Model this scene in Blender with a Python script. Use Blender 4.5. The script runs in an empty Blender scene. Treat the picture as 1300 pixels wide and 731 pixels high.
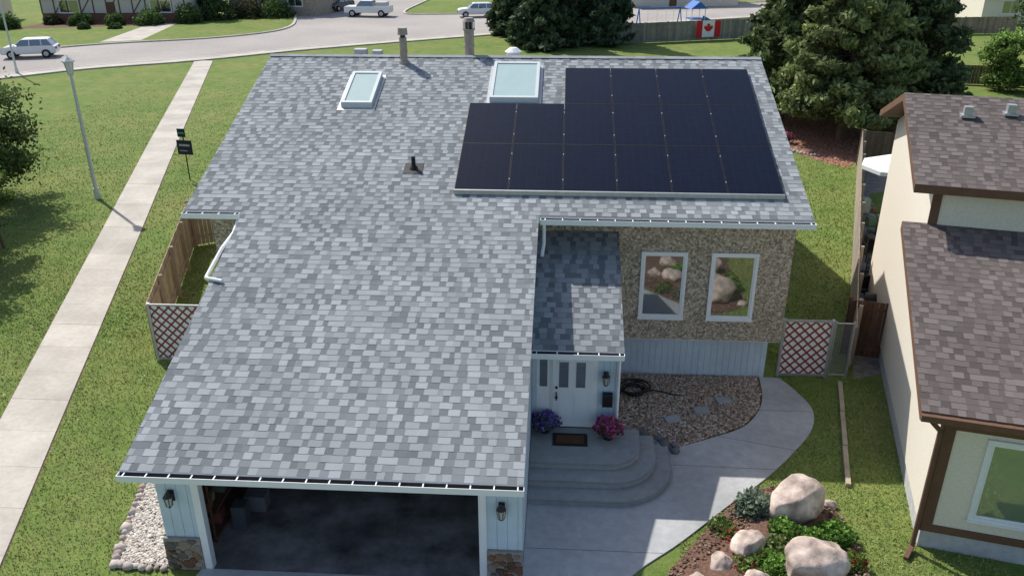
import bpy, math, random
import numpy as np
from mathutils import Vector, Matrix
random.seed(7); rng=np.random.default_rng(7)
SC=bpy.context.scene
R=math.radians

# ------------------------------------------------------------------ materials
def new_mat(name):
    m=bpy.data.materials.new(name); m.use_nodes=True
    nt=m.node_tree; b=nt.nodes['Principled BSDF']
    return m,nt,b
def N(nt,t,**k):
    n=nt.nodes.new(t)
    for a,v in k.items(): setattr(n,a,v)
    return n
def mat(name,col,rough=.8,var=.15,scale=6.,bump=.0,bscale=40.,metal=0.,spec=.3,attr=False,col2=None,detail=6,big=None):
    m,nt,b=new_mat(name); L=nt.links.new
    tc=N(nt,'ShaderNodeTexCoord'); 
    ns=N(nt,'ShaderNodeTexNoise'); ns.inputs['Scale'].default_value=scale; ns.inputs['Detail'].default_value=detail; ns.inputs['Roughness'].default_value=.65
    L(tc.outputs['Object'],ns.inputs['Vector'])
    rp=N(nt,'ShaderNodeValToRGB')
    c1=[max(0,c*(1-var)) for c in col]; c2=[min(1,c*(1+var)) for c in (col2 or col)]
    rp.color_ramp.elements[0].position=.3; rp.color_ramp.elements[1].position=.7
    rp.color_ramp.elements[0].color=(*c1,1); rp.color_ramp.elements[1].color=(*c2,1)
    L(ns.outputs['Fac'],rp.inputs['Fac']); out=rp.outputs['Color']
    if big:
        n2=N(nt,'ShaderNodeTexNoise'); n2.inputs['Scale'].default_value=big[0]; n2.inputs['Detail'].default_value=4
        L(tc.outputs['Object'],n2.inputs['Vector'])
        r2=N(nt,'ShaderNodeMapRange'); r2.inputs['From Min'].default_value=.35; r2.inputs['From Max'].default_value=.65
        r2.inputs['To Min'].default_value=1-big[1]; r2.inputs['To Max'].default_value=1+big[1]*.6
        L(n2.outputs['Fac'],r2.inputs['Value'])
        mx=N(nt,'ShaderNodeMix',data_type='RGBA',blend_type='MULTIPLY'); mx.inputs['Factor'].default_value=1
        L(out,mx.inputs['A']); L(r2.outputs['Result'],mx.inputs['B']); out=mx.outputs['Result']
    if attr:
        at=N(nt,'ShaderNodeAttribute',attribute_name='Col')
        mx=N(nt,'ShaderNodeMix',data_type='RGBA',blend_type='MULTIPLY'); mx.inputs['Factor'].default_value=1
        L(out,mx.inputs['A']); L(at.outputs['Color'],mx.inputs['B']); out=mx.outputs['Result']
    L(out,b.inputs['Base Color'])
    b.inputs['Roughness'].default_value=rough; b.inputs['Metallic'].default_value=metal
    b.inputs['Specular IOR Level'].default_value=spec
    if bump:
        nb=N(nt,'ShaderNodeTexNoise'); nb.inputs['Scale'].default_value=bscale; nb.inputs['Detail'].default_value=5
        L(tc.outputs['Object'],nb.inputs['Vector'])
        bp=N(nt,'ShaderNodeBump'); bp.inputs['Strength'].default_value=bump; bp.inputs['Distance'].default_value=.02
        L(nb.outputs['Fac'],bp.inputs['Height']); L(bp.outputs['Normal'],b.inputs['Normal'])
    return m
def pebble_mat(name,cols,scale,bump=.6):
    m,nt,b=new_mat(name); L=nt.links.new
    tc=N(nt,'ShaderNodeTexCoord'); v=N(nt,'ShaderNodeTexVoronoi'); v.inputs['Scale'].default_value=scale
    L(tc.outputs['Object'],v.inputs['Vector'])
    sp=N(nt,'ShaderNodeSeparateColor'); L(v.outputs['Color'],sp.inputs['Color'])
    rp=N(nt,'ShaderNodeValToRGB'); rp.color_ramp.interpolation='CONSTANT'
    els=rp.color_ramp.elements
    els[0].color=(*cols[0],1); els[1].position=1/len(cols); els[1].color=(*cols[1],1)
    for i,c in enumerate(cols[2:]):
        e=els.new((i+2)/len(cols)); e.color=(*c,1)
    L(sp.outputs['Red'],rp.inputs['Fac']); L(rp.outputs['Color'],b.inputs['Base Color'])
    b.inputs['Roughness'].default_value=.85
    bp=N(nt,'ShaderNodeBump'); bp.inputs['Strength'].default_value=bump; bp.inputs['Distance'].default_value=.02; bp.invert=True
    L(v.outputs['Distance'],bp.inputs['Height']); L(bp.outputs['Normal'],b.inputs['Normal'])
    return m
def glass_mat(name,col,rough=.04,mix=.3):
    m,nt,b=new_mat(name); L=nt.links.new
    b.inputs['Base Color'].default_value=(*col,1); b.inputs['Roughness'].default_value=.3
    g=N(nt,'ShaderNodeBsdfGlossy'); g.inputs['Roughness'].default_value=rough; g.inputs['Color'].default_value=(.9,.95,1,1)
    ms=N(nt,'ShaderNodeMixShader'); ms.inputs[0].default_value=mix
    L(b.outputs[0],ms.inputs[1]); L(g.outputs[0],ms.inputs[2]); L(ms.outputs[0],nt.nodes['Material Output'].inputs['Surface'])
    return m
def leaf_mat(name,col,trans=.25):
    m,nt,b=new_mat(name); L=nt.links.new
    at=N(nt,'ShaderNodeAttribute',attribute_name='Col')
    mx=N(nt,'ShaderNodeMix',data_type='RGBA',blend_type='MULTIPLY'); mx.inputs['Factor'].default_value=1
    mx.inputs['A'].default_value=(*col,1); L(at.outputs['Color'],mx.inputs['B'])
    L(mx.outputs['Result'],b.inputs['Base Color']); b.inputs['Roughness'].default_value=.7; b.inputs['Specular IOR Level'].default_value=.2
    if trans:
        t=N(nt,'ShaderNodeBsdfTranslucent'); L(mx.outputs['Result'],t.inputs['Color'])
        ms=N(nt,'ShaderNodeMixShader'); ms.inputs[0].default_value=trans
        L(b.outputs[0],ms.inputs[1]); L(t.outputs[0],ms.inputs[2]); L(ms.outputs[0],nt.nodes['Material Output'].inputs['Surface'])
    return m

M_sh=mat('roof_shingle',(1,1,1),.92,.14,70,.35,120,attr=True,spec=.2,big=(.35,.08))
M_white=mat('white_paint',(.80,.81,.82),.5,.04,4)
M_deck=mat('roof_edge_paint',(.75,.76,.77),.6,.05,4)
M_under=mat('roof_felt',(.15,.16,.165),.9,.15,10)
M_dark=mat('dark_metal',(.03,.03,.032),.5,.2,8)
M_black=mat('black_paint',(.015,.015,.016),.45,.2,8)
M_blue=mat('blue_siding',(.54,.645,.73),.6,.07,3,.1,30,big=(.8,.08))
M_peb=pebble_mat('pebble_dash',[(.36,.29,.21),(.50,.41,.31),(.22,.18,.135),(.58,.51,.42),(.42,.34,.25),(.30,.25,.20)],21,.8)
M_stone=mat('field_stone',(1,1,1),.8,.25,9,.6,25,attr=True)
M_mortar=mat('mortar',(.30,.28,.25),.9,.15,10)
M_conc=mat('concrete',(.44,.435,.42),.9,.12,5,.15,60,big=(.5,.16),attr=True)
M_cwalk=mat('sidewalk_concrete',(.50,.46,.40),.9,.10,7,.15,60,big=(.7,.14),attr=True)
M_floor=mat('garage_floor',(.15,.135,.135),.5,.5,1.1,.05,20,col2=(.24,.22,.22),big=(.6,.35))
M_asph=mat('asphalt',(.38,.35,.32),.95,.10,3,.2,40,big=(.12,.12))
M_wood=mat('weathered_wood',(.33,.28,.23),.9,.2,3,.2,30,attr=True)
M_dwood=mat('dark_brown_wood',(.13,.07,.045),.8,.25,4,.2,30,attr=True)
M_red=mat('lattice_red',(.26,.06,.045),.7,.15,6)
M_metal=mat('galvanized_metal',(.45,.46,.47),.45,.12,9,metal=.6)
M_lamp=mat('lamp_pole_paint',(.55,.58,.58),.5,.08,5)
M_glassd=glass_mat('window_glass',(.02,.03,.028),.03,.30)
M_glasss=mat('skylight_glass',(.40,.52,.50),.15,.05,2,spec=.6)
M_soil=mat('mulch_soil',(.15,.085,.06),.95,.45,14,.8,30)
M_tan=mat('light_stucco',(.78,.72,.61),.9,.09,18,.5,60)
M_brown=mat('brown_trim',(.15,.08,.05),.7,.15,5)
M_found=mat('foundation_concrete',(.5,.5,.5),.9,.15,6,.3,40)
M_bark=mat('bark',(.14,.095,.065),.95,.4,8,.8,20)
M_rub=mat('rubber',(.02,.02,.02),.8,.2,10)
M_boul=mat('boulder_rock',(.46,.35,.29),.85,.34,3.2,.9,9,col2=(.60,.49,.42),big=(1.4,.28))
M_pebs=mat('loose_pebbles',(1,1,1),.85,.12,20,attr=True)
M_carw=mat('car_white',(.75,.76,.78),.25,.02,3,spec=.6)
M_card=mat('car_dark',(.03,.04,.06),.25,.02,3,spec=.6)
M_sky_b=mat('blue_plastic',(.04,.16,.50),.4,.06,4)
M_leaf=leaf_mat('foliage',(1,1,1))
M_blade=leaf_mat('grass_blades',(1,1,1),0)

def solar_mat():
    m,nt,b=new_mat('solar_glass'); L=nt.links.new
    tc=N(nt,'ShaderNodeTexCoord'); br=N(nt,'ShaderNodeTexBrick'); br.offset=0
    br.inputs['Scale'].default_value=1; br.inputs['Brick Width'].default_value=.2292; br.inputs['Row Height'].default_value=.115
    br.inputs['Mortar Size'].default_value=.004; br.inputs['Mortar Smooth'].default_value=.1
    br.inputs['Color1'].default_value=(.004,.006,.016,1); br.inputs['Color2'].default_value=(.005,.008,.020,1); br.inputs['Mortar'].default_value=(.011,.015,.034,1)
    L(tc.outputs['UV'],br.inputs['Vector']); L(br.outputs['Color'],b.inputs['Base Color'])
    b.inputs['Roughness'].default_value=.08; b.inputs['Specular IOR Level'].default_value=.22
    return m
M_solar=solar_mat()

# ------------------------------------------------------------------ mesh builders
def empty(name,loc=(0,0,0),rz=0):
    e=bpy.data.objects.new(name,None); SC.collection.objects.link(e); e.location=loc; e.rotation_euler=(0,0,rz); e.empty_display_size=.3
    return e
def link(o,parent=None):
    SC.collection.objects.link(o)
    if parent: o.parent=parent
    return o
class MB:
    def __init__(s): s.v=[];s.f=[];s.m=[];s.c=[]
    def poly(s,pts,m=0,c=(1,1,1)):
        n=len(s.v); s.v+= [tuple(p) for p in pts]; s.f.append(tuple(range(n,n+len(pts)))); s.m.append(m); s.c.append(c)
    def hexa(s,p,m=0,c=(1,1,1)):
        n=len(s.v); s.v+=[tuple(q) for q in p]
        for f in ((0,3,2,1),(4,5,6,7),(0,1,5,4),(1,2,6,5),(2,3,7,6),(3,0,4,7)):
            s.f.append(tuple(n+i for i in f)); s.m.append(m); s.c.append(c)
    def box(s,x0,x1,y0,y1,z0,z1,m=0,c=(1,1,1),T=None):
        p=[(x0,y0,z0),(x1,y0,z0),(x1,y1,z0),(x0,y1,z0),(x0,y0,z1),(x1,y0,z1),(x1,y1,z1),(x0,y1,z1)]
        if T: p=[tuple(T@Vector(q)) for q in p]
        s.hexa(p,m,c)
    def beam(s,a,b,w,h,m=0,c=(1,1,1),up=(0,0,1)):
        a=Vector(a);b=Vector(b);d=(b-a).normalized();u=Vector(up)
        if abs(d.dot(u))>.98:u=Vector((0,1,0))
        r=d.cross(u).normalized()*w/2; u2=r.cross(d).normalized()*h/2
        s.hexa([a-r-u2,a+r-u2,b+r-u2,b-r-u2,a-r+u2,a+r+u2,b+r+u2,b-r+u2],m,c)
    def cyl(s,a,b,r0,r1=None,n=12,m=0,c=(1,1,1),caps=True):
        r1=r0 if r1 is None else r1
        a=Vector(a);b=Vector(b);d=(b-a).normalized();u=Vector((0,0,1)) if abs(d.z)<.95 else Vector((1,0,0))
        x=d.cross(u).normalized();y=d.cross(x)
        k=len(s.v)
        for P,r in ((a,r0),(b,r1)):
            for i in range(n):
                t=2*math.pi*i/n; s.v.append(tuple(P+x*r*math.cos(t)+y*r*math.sin(t)))
        for i in range(n):
            j=(i+1)%n; s.f.append((k+i,k+j,k+n+j,k+n+i)); s.m.append(m); s.c.append(c)
        if caps:
            s.f.append(tuple(k+i for i in range(n))[::-1]);s.m.append(m);s.c.append(c)
            s.f.append(tuple(k+n+i for i in range(n)));s.m.append(m);s.c.append(c)
    def tube(s,pts,r,n=8,m=0,c=(1,1,1)):
        for a,b in zip(pts[:-1],pts[1:]): s.cyl(a,b,r,r,n,m,c)
    def prism(s,pts2,z0,z1,m=0,c=(1,1,1)):
        n=len(pts2)
        s.poly([(x,y,z1) for x,y in pts2],m,c)
        for i in range(n):
            (x0,y0),(x1,y1)=pts2[i],pts2[(i+1)%n]
            s.poly([(x0,y0,z0),(x1,y1,z0),(x1,y1,z1),(x0,y0,z1)],m,c)
    def obj(s,name,mats,parent=None,bevel=0,smooth=False):
        me=bpy.data.meshes.new(name); me.from_pydata(s.v,[],s.f)
        for mm in mats: me.materials.append(mm)
        me.polygons.foreach_set('material_index',s.m)
        ca=me.color_attributes.new('Col','FLOAT_COLOR','CORNER')
        arr=np.array([list(c)+[1] for f,c in zip(s.f,s.c) for _ in f],dtype=np.float32).ravel()
        ca.data.foreach_set('color',arr)
        if smooth: me.polygons.foreach_set('use_smooth',[True]*len(me.polygons))
        me.update()
        o=bpy.data.objects.new(name,me); link(o,parent)
        if bevel:
            b=o.modifiers.new('bevel','BEVEL'); b.width=bevel; b.segments=2; b.limit_method='ANGLE'
        return o
def fast(name,V,F,C,m,parent=None,smooth=False):
    me=bpy.data.meshes.new(name); nv=len(V); nf,k=F.shape
    me.vertices.add(nv); me.vertices.foreach_set('co',V.astype(np.float32).ravel())
    me.loops.add(nf*k); me.loops.foreach_set('vertex_index',F.astype(np.int32).ravel())
    me.polygons.add(nf); me.polygons.foreach_set('loop_start',np.arange(0,nf*k,k,dtype=np.int32)); me.polygons.foreach_set('loop_total',np.full(nf,k,dtype=np.int32))
    me.update(calc_edges=True)
    ca=me.color_attributes.new('Col','FLOAT_COLOR','CORNER')
    c4=np.ones((nf,4),np.float32); c4[:,:3]=C
    ca.data.foreach_set('color',np.repeat(c4,k,axis=0).ravel())
    me.polygons.foreach_set('use_smooth',[bool(smooth)]*nf)
    me.materials.append(m); o=bpy.data.objects.new(name,me); return link(o,parent)
def inpoly(x,y,poly):
    r=np.zeros(len(x),bool); n=len(poly); j=n-1
    for i in range(n):
        xi,yi=poly[i];xj,yj=poly[j]
        c=((yi>y)!=(yj>y))&(x<(xj-xi)*(y-yi)/(yj-yi+1e-12)+xi); r^=c; j=i
    return r
def smooth_curve(pts,n=6):
    out=[]
    P=[pts[0]]+list(pts)+[pts[-1]]
    for i in range(1,len(P)-2):
        p0,p1,p2,p3=[np.array(q,float) for q in P[i-1:i+3]]
        for k in range(n):
            t=k/n; out.append(tuple(.5*((2*p1)+(-p0+p2)*t+(2*p0-5*p1+4*p2-p3)*t*t+(-p0+3*p1-3*p2+p3)*t**3)))
    out.append(tuple(pts[-1])); return out

# laminated shingles: light raised tabs alternating with slightly darker, lower ones
def shingles(name,O,U,V,vlen,extent,tones,parent,exp=.165,thick=.009):
    O=np.array(O,float);U=np.array(U,float);V=np.array(V,float);Nn=np.cross(U,V);Nn/=np.linalg.norm(Nn)
    vs=[];qs=[];qc=[]
    v=0.
    while v<vlen-1e-3:
        v1=min(v+exp,vlen); rowk=random.uniform(.97,1.03)
        for (u0,u1) in extent((v+v1)/2):
            u=u0-random.random()*.3; raised=random.random()<.5
            while u<u1:
                raised=not raised if random.random()<.88 else raised
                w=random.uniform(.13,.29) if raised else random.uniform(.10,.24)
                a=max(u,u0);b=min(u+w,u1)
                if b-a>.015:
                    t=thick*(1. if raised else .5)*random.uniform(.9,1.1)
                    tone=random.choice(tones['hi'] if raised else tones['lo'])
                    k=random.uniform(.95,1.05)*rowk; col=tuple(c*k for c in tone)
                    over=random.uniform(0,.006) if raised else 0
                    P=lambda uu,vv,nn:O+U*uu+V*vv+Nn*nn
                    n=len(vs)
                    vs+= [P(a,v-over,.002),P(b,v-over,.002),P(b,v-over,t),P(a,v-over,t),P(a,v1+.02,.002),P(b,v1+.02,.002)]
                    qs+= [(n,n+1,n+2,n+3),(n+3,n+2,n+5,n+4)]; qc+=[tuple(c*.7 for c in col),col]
                u+=w
        v+=exp
    return fast(name,np.array(vs),np.array(qs),np.array(qc),M_sh,parent)
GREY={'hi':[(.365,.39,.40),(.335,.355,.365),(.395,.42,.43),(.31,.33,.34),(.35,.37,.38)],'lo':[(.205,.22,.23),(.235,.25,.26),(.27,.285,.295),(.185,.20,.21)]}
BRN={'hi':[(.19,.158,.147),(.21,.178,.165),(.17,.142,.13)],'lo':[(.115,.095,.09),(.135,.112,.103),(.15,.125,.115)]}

# ================================================================== MAIN HOUSE
Y0,Z0,SL=12.06,2.653,.3333
GL,GR=-7.98,-.571; XL,XR=-9.505,6.083; Y1,Y2=19.358,27.148
YB=2*Y2-Y1
zr=lambda y:Z0+(y-Y0)*SL
house=empty('suburban_house',(0,0,0))
th=math.atan(SL);Vv=(0,math.cos(th),math.sin(th)); q=1/math.cos(th)
def ext(v):
    y=Y0+v*math.cos(th)
    return [(GL-GL,GR-GL)] if y<Y1 else [(XL-GL,XR-GL)]
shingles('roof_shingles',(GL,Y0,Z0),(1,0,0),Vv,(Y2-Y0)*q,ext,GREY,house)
b=MB(); t=.16
def slab(b,x0,x1,ya,yb,za,zb,t,m=0,c=(1,1,1)):
    b.hexa([(x0,ya,za-t),(x1,ya,za-t),(x1,yb,zb-t),(x0,yb,zb-t),(x0,ya,za),(x1,ya,za),(x1,yb,zb),(x0,yb,zb)],m,c)
slab(b,GL,GR,Y0,Y1-.001,zr(Y0),zr(Y1),t)
slab(b,XL,XR,Y1,Y2,zr(Y1),zr(Y2),t)
b.m[1]=1; b.m[7]=1
b.obj('roof_deck',[M_deck,M_under],house)
b=MB(); slab(b,XL,XR,Y2+.001,YB,zr(Y2),zr(Y1),t,0,(.32,.34,.35)); b.obj('roof_back_slope',[M_sh],house)
b=MB()
x=XL
while x<XR-.05:
    x2=min(x+.3,XR); k=random.uniform(.30,.38)
    for sgn in (-1,1):
        b.hexa([(x,Y2,zr(Y2)+.03),(x2,Y2,zr(Y2)+.024),(x2,Y2+sgn*.15,zr(Y2)-.05+.024),(x,Y2+sgn*.15,zr(Y2)-.05+.03),
                (x,Y2,zr(Y2)+.04),(x2,Y2,zr(Y2)+.034),(x2,Y2+sgn*.15,zr(Y2)-.05+.034),(x,Y2+sgn*.15,zr(Y2)-.05+.04)],0,(k,k*1.05,k*1.08))
    x=x2
b.obj('ridge_cap',[M_sh],house)
def gutter(b,x0,x1,y,z):
    b.box(x0,x1,y-.14,y-.128,z-.15,z-.02,0)
    b.box(x0,x1,y-.128,y-.002,z-.15,z-.14,0)
    b.box(x0,x1,y-.015,y-.002,z-.14,z-.03,1)
    b.box(x0,x1,y-.128,y-.016,z-.139,z-.12,1)
    b.box(x0-.012,x0,y-.14,y,z-.15,z-.02,0); b.box(x1,x1+.012,y-.14,y,z-.15,z-.02,0)
    n=int((x1-x0)/.42)
    for i in range(n+1):
        xx=x0+.1+i*(x1-x0-.2)/n; b.box(xx-.012,xx+.012,y-.127,y-.003,z-.032,z-.022,0)
b=MB()
gutter(b,GL,GR,Y0,Z0-.005); gutter(b,XL,GL-.08,Y1,zr(Y1)); gutter(b,GR+.06,XR,Y1,zr(Y1))
b.tube([(-8.1,19.28,4.9),(-8.1,18.9,4.7),(-8.1,18.1,zr(18.1)-.06),(-8.14,17.15,zr(17.15)-.06),(-8.08,16.98,zr(16.98)+.03),(-7.66,16.86,zr(16.86)+.06)],.042,10,0)
b.tube([(-.43,19.24,4.95),(-.43,19.24,4.45),(-.47,19.0,4.2)],.045,10,0)
b.obj('gutters_and_downspouts',[M_white,M_dark],house)
def siding(b,x0,x1,y,z0,z1,m=0,step=.2,gap=.012,d=.06,face=-1):
    b.box(x0,x1,y,y+d,z0,z1,m,(.6,.6,.6)); x=x0
    while x<x1-.01:
        x2=min(x+step-gap,x1); b.box(x,x2,y-.014,y-.0005,z0+.001,z1-.001,m); x+=step
b=MB()
siding(b,-7.63,-6.93,12.5,.78,2.62); siding(b,-1.29,-.62,12.5,.78,2.62)
b.box(-6.93,-1.29,12.5,12.62,2.45,2.62)
def sidewall(b,x0,x1,ya,yb,zt0,zt1,m=0,z0=0):
    b.hexa([(x0,ya,z0),(x1,ya,z0),(x1,yb,z0),(x0,yb,z0),(x0,ya,zt0),(x1,ya,zt0),(x1,yb,zt1),(x0,yb,zt1)],m)
sidewall(b,-7.63,-7.5,12.57,20.3,zr(12.57)-.17,zr(20.3)-.17); sidewall(b,-.76,-.63,12.57,20.3,zr(12.57)-.17,zr(20.3)-.17)
b.box(-7.5,-.76,20.1,20.3,0,4.9)
b.obj('garage_walls',[M_blue],house)
b=MB()
b.box(-6.93,-6.78,12.44,12.62,.0,2.45); b.box(-1.44,-1.29,12.44,12.62,.0,2.45); b.box(-6.78,-1.44,12.44,12.62,2.3,2.45)
b.obj('garage_door_frame',[M_white],house,bevel=.01)
def stone_patch(b,x0,x1,y,z0,z1,tones):
    n=0; pts=[]
    tries=0
    while tries<900:
        tries+=1; p=(random.uniform(x0+.05,x1-.05),random.uniform(z0+.04,z1-.04)); r=random.uniform(.05,.12)
        if all(math.hypot(p[0]-a,p[1]-c)>(r+rr_)*.82 for a,c,rr_ in pts): pts.append((*p,r))
    for (a,c,r) in pts:
        k=random.randint(6,8); ph=random.random()*6; d=random.uniform(.02,.045)
        ring=[];top=[]
        for i in range(k):
            t_=ph+2*math.pi*i/k; rr_=r*random.uniform(.9,1.25); xx=min(max(a+rr_*1.15*math.cos(t_),x0),x1); zz=min(max(c+rr_*math.sin(t_),z0),z1)
            ring.append((xx,y+.002,zz)); top.append((a+(xx-a)*.8,y-d,c+(zz-c)*.8))
        col=random.choice(tones)
        b.poly(top,0,col)
        for i in range(k): j=(i+1)%k; b.poly([ring[i],ring[j],top[j],top[i]],0,col)
b=MB(); tones=[(.20,.10,.06),(.28,.17,.11),(.12,.08,.06),(.40,.31,.23),(.16,.13,.12),(.24,.12,.07),(.30,.24,.19)]
for (x0,x1) in ((-7.67,-6.935),(-1.285,-.60)):
    b.box(x0,x1,12.42,12.485,0,.78,1); stone_patch(b,x0,x1,12.42,.01,.77,tones)
b.obj('stone_base',[M_stone,M_mortar],house)
M_lg=mat('lantern_glass',(.5,.5,.46),.2,.05,3)
def lantern(x,y,z,p):
    b=MB()
    b.box(x-.06,x+.06,y-.03,y,z-.12,z+.12,0); b.cyl((x,y-.02,z+.1),(x,y-.14,z+.16),.015,.015,8,0)
    b.cyl((x,y-.14,z+.06),(x,y-.14,z+.17),.10,.02,6,0); b.cyl((x,y-.14,z-.14),(x,y-.14,z+.06),.06,.085,6,1)
    b.cyl((x,y-.14,z-.19),(x,y-.14,z-.14),.03,.07,6,0)
    for i in range(6):
        a=i*math.pi/3; b.beam((x+.062*math.cos(a),y-.14+.062*math.sin(a),z-.14),(x+.088*math.cos(a),y-.14+.088*math.sin(a),z+.06),.012,.012,0)
    b.obj('wall_lantern',[M_dark,M_lg],p)
lantern(-7.34,12.48,1.8,house); lantern(-1.0,12.48,1.8,house); lantern(1.12,17.15,1.95,house)
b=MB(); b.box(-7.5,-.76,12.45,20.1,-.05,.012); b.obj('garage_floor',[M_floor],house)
b=MB()
b.box(-7.45,-7.0,13.2,16.5,0,.08,0);b.box(-7.45,-7.0,13.2,16.5,.6,.64,0);b.box(-7.45,-7.0,13.2,16.5,1.2,1.24,0)
for yy in(13.2,14.8,16.46):
    b.box(-7.45,-7.41,yy,yy+.04,0,1.5,0);b.box(-7.04,-7.0,yy,yy+.04,0,1.5,0)
cl=[(.4,.12,.1),(.2,.28,.4),(.6,.6,.55),(.2,.2,.2),(.4,.34,.2),(.2,.32,.2)]
for i in range(22):
    z=random.choice([.08,.64,1.24]);y=13.3+random.random()*2.8;s_=random.uniform(.15,.35)
    b.box(-7.4,-7.4+s_,y,y+s_,z,z+s_*.9,1,random.choice(cl))
for (x,y,w_,d_,h_,c_) in ((-6.75,14.2,.45,.35,.4,(.25,.25,.27)),(-6.6,15.0,.35,.5,.3,(.3,.26,.2)),(-6.8,13.6,.3,.3,.6,(.12,.13,.15))): b.box(x,x+w_,y,y+d_,.013,h_,1,c_)
b.obj('storage_shelf',[M_dwood,mat('storage_boxes',(.6,.6,.6),.7,.1,4,attr=True)],house,bevel=.01)
b=MB()
def wallbox(b,x0,x1,y0,y1,z0,z1,m=0): b.box(x0,x1,y0,y1,z0,z1,m)
WX0,WX1=-9.2,5.93
wallbox(b,1.2,WX1,20.22,20.5,1.36,zr(20.22)-.17)
wallbox(b,-.62,1.2,20.22,20.5,0,zr(20.22)-.17)
wallbox(b,WX0,-7.64,20.22,20.5,0,zr(20.22)-.17)
for xx in (WX0,WX1-.25):
    pts=[(20.5,1.3),(34.2,1.3),(34.2,zr(20.4)-.17),(27.148,zr(27.148)-.18),(20.5,zr(20.5)-.17)]
    A=[(xx,y,z) for y,z in pts];B=[(xx+.25,y,z) for y,z in pts]
    b.poly(A);b.poly(B[::-1])
    for i in range(5): j=(i+1)%5; b.poly([A[j],A[i],B[i],B[j]])
wallbox(b,WX0+.25,WX1-.25,34.0,34.2,0,zr(20.4)-.17)
b.box(WX0,WX0+.25,20.5,34.2,0,1.3);
b.obj('pebbledash_walls',[M_peb],house)
b=MB(); siding(b,1.5,5.72,20.66,.0,1.355,0,.17); b.box(5.5,5.72,20.73,34.2,0,1.3)
b.obj('skirt_siding',[M_blue],house)
b=MB(); b.box(1.2,5.9,20.25,20.66,1.33,1.358); b.box(5.72,5.9,20.66,34.2,1.33,1.358); b.obj('soffit',[M_white],house)
def window(x0,x1,z0,z1,y,parent,name='window',fw=.07,mull=None,glass=None,frame=None):
    glass=glass or M_glassd; frame=frame or M_white
    b=MB()
    b.box(x0,x1,y-.05,y-.002,z0,z0+fw,0);b.box(x0,x1,y-.05,y-.002,z1-fw,z1,0)
    b.box(x0,x0+fw,y-.05,y-.002,z0+fw,z1-fw,0);b.box(x1-fw,x1,y-.05,y-.002,z0+fw,z1-fw,0)
    g=fw+.045
    b.box(x0+fw,x1-fw,y-.028,y-.003,z0+fw,z0+g,0);b.box(x0+fw,x1-fw,y-.028,y-.003,z1-g,z1-fw,0)
    b.box(x0+fw,x0+g,y-.028,y-.003,z0+g,z1-g,0);b.box(x1-g,x1-fw,y-.028,y-.003,z0+g,z1-g,0)
    if mull:
        for mx in mull: b.box(mx-.025,mx+.025,y-.03,y-.003,z0+g,z1-g,0)
    b.box(x0-.02,x1+.02,y-.075,y-.051,z0-.03,z0+.015,0)
    b.box(x0+g,x1-g,y-.012,y-.0035,z0+g,z1-g,1)
    b.obj(name,[frame,glass],parent)
window(2.08,3.27,2.0,3.9,20.22,house); window(3.88,5.08,2.0,3.9,20.22,house)
window(-8.6,-7.85,3.1,4.3,20.22,house)
b=MB(); 
siding(b,-.62,-.52,17.2,.45,2.95,0,.2); siding(b,.93,1.36,17.2,.45,2.95,0,.145); siding(b,-.52,.93,17.2,2.52,2.95,0,.2)
sidewall(b,1.3,1.42,17.27,20.22,2.95,4.2); b.box(-.6,1.3,17.27,20.2,0,.45)
b.obj('entry_walls',[M_blue],house)
b=MB()
b.box(-.52,.93,17.19,17.25,.5,2.52,0)
b.box(-.50,-.20,17.17,17.189,.5,2.5,0)
b.box(-.44,-.26,17.158,17.169,1.62,2.34,1); b.box(-.44,-.26,17.158,17.169,.7,1.4,2)
b.box(-.18,.84,17.16,17.189,.5,2.5,0)
b.box(-.13,.79,17.13,17.159,.53,2.43,2)
for (a,c) in ((.02,.24),(.42,.64)):
    b.box(a-.03,c+.03,17.122,17.129,1.60,2.34,2); b.box(a,c,17.115,17.121,1.63,2.31,1)
    b.box(a-.02,c+.02,17.118,17.129,.68,1.42,2)
b.cyl((-.04,17.13,1.35),(-.04,17.08,1.35),.03,.03,8,3); b.beam((-.04,17.09,1.5),(-.04,17.09,1.28),.03,.03,3); b.cyl((-.04,17.13,1.62),(-.04,17.09,1.62),.03,.03,8,3)
b.box(1.36,1.46,17.15,17.3,.45,3,0)
b.obj('front_door',[M_white,M_glassd,mat('door_paint',(.76,.79,.82),.45,.03,3),M_dark],house)
eY,eZ,eT,tZ=16.45,2.98,20.2,4.42
es=(tZ-eZ)/(eT-eY);et=math.atan(es)
ENT_SHADED={k:[tuple(c*.85 for c in t_) for t_ in v] for k,v in GREY.items()}  # grey shingle tones with the shade on the entry roof mixed into the colour
shingles('entry_roof_shingles',(-.62,eY,eZ),(1,0,0),(0,math.cos(et),math.sin(et)),(eT-eY)/math.cos(et),lambda v:[(0,2.08)],ENT_SHADED,house)
b=MB(); slab(b,-.62,1.46,eY,eT,eZ,tZ,.1); b.m[1]=1; b.obj('entry_roof_deck',[M_deck,M_under],house)
b=MB(); gutter(b,-.60,1.45,eY,eZ); b.tube([(1.4,16.4,2.85),(1.42,17.1,2.6),(1.42,17.12,.1)],.035,8,0); b.obj('entry_gutter',[M_white,M_dark],house)
M_skf=mat('skylight_frame',(.60,.64,.64),.5,.05,4)
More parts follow.
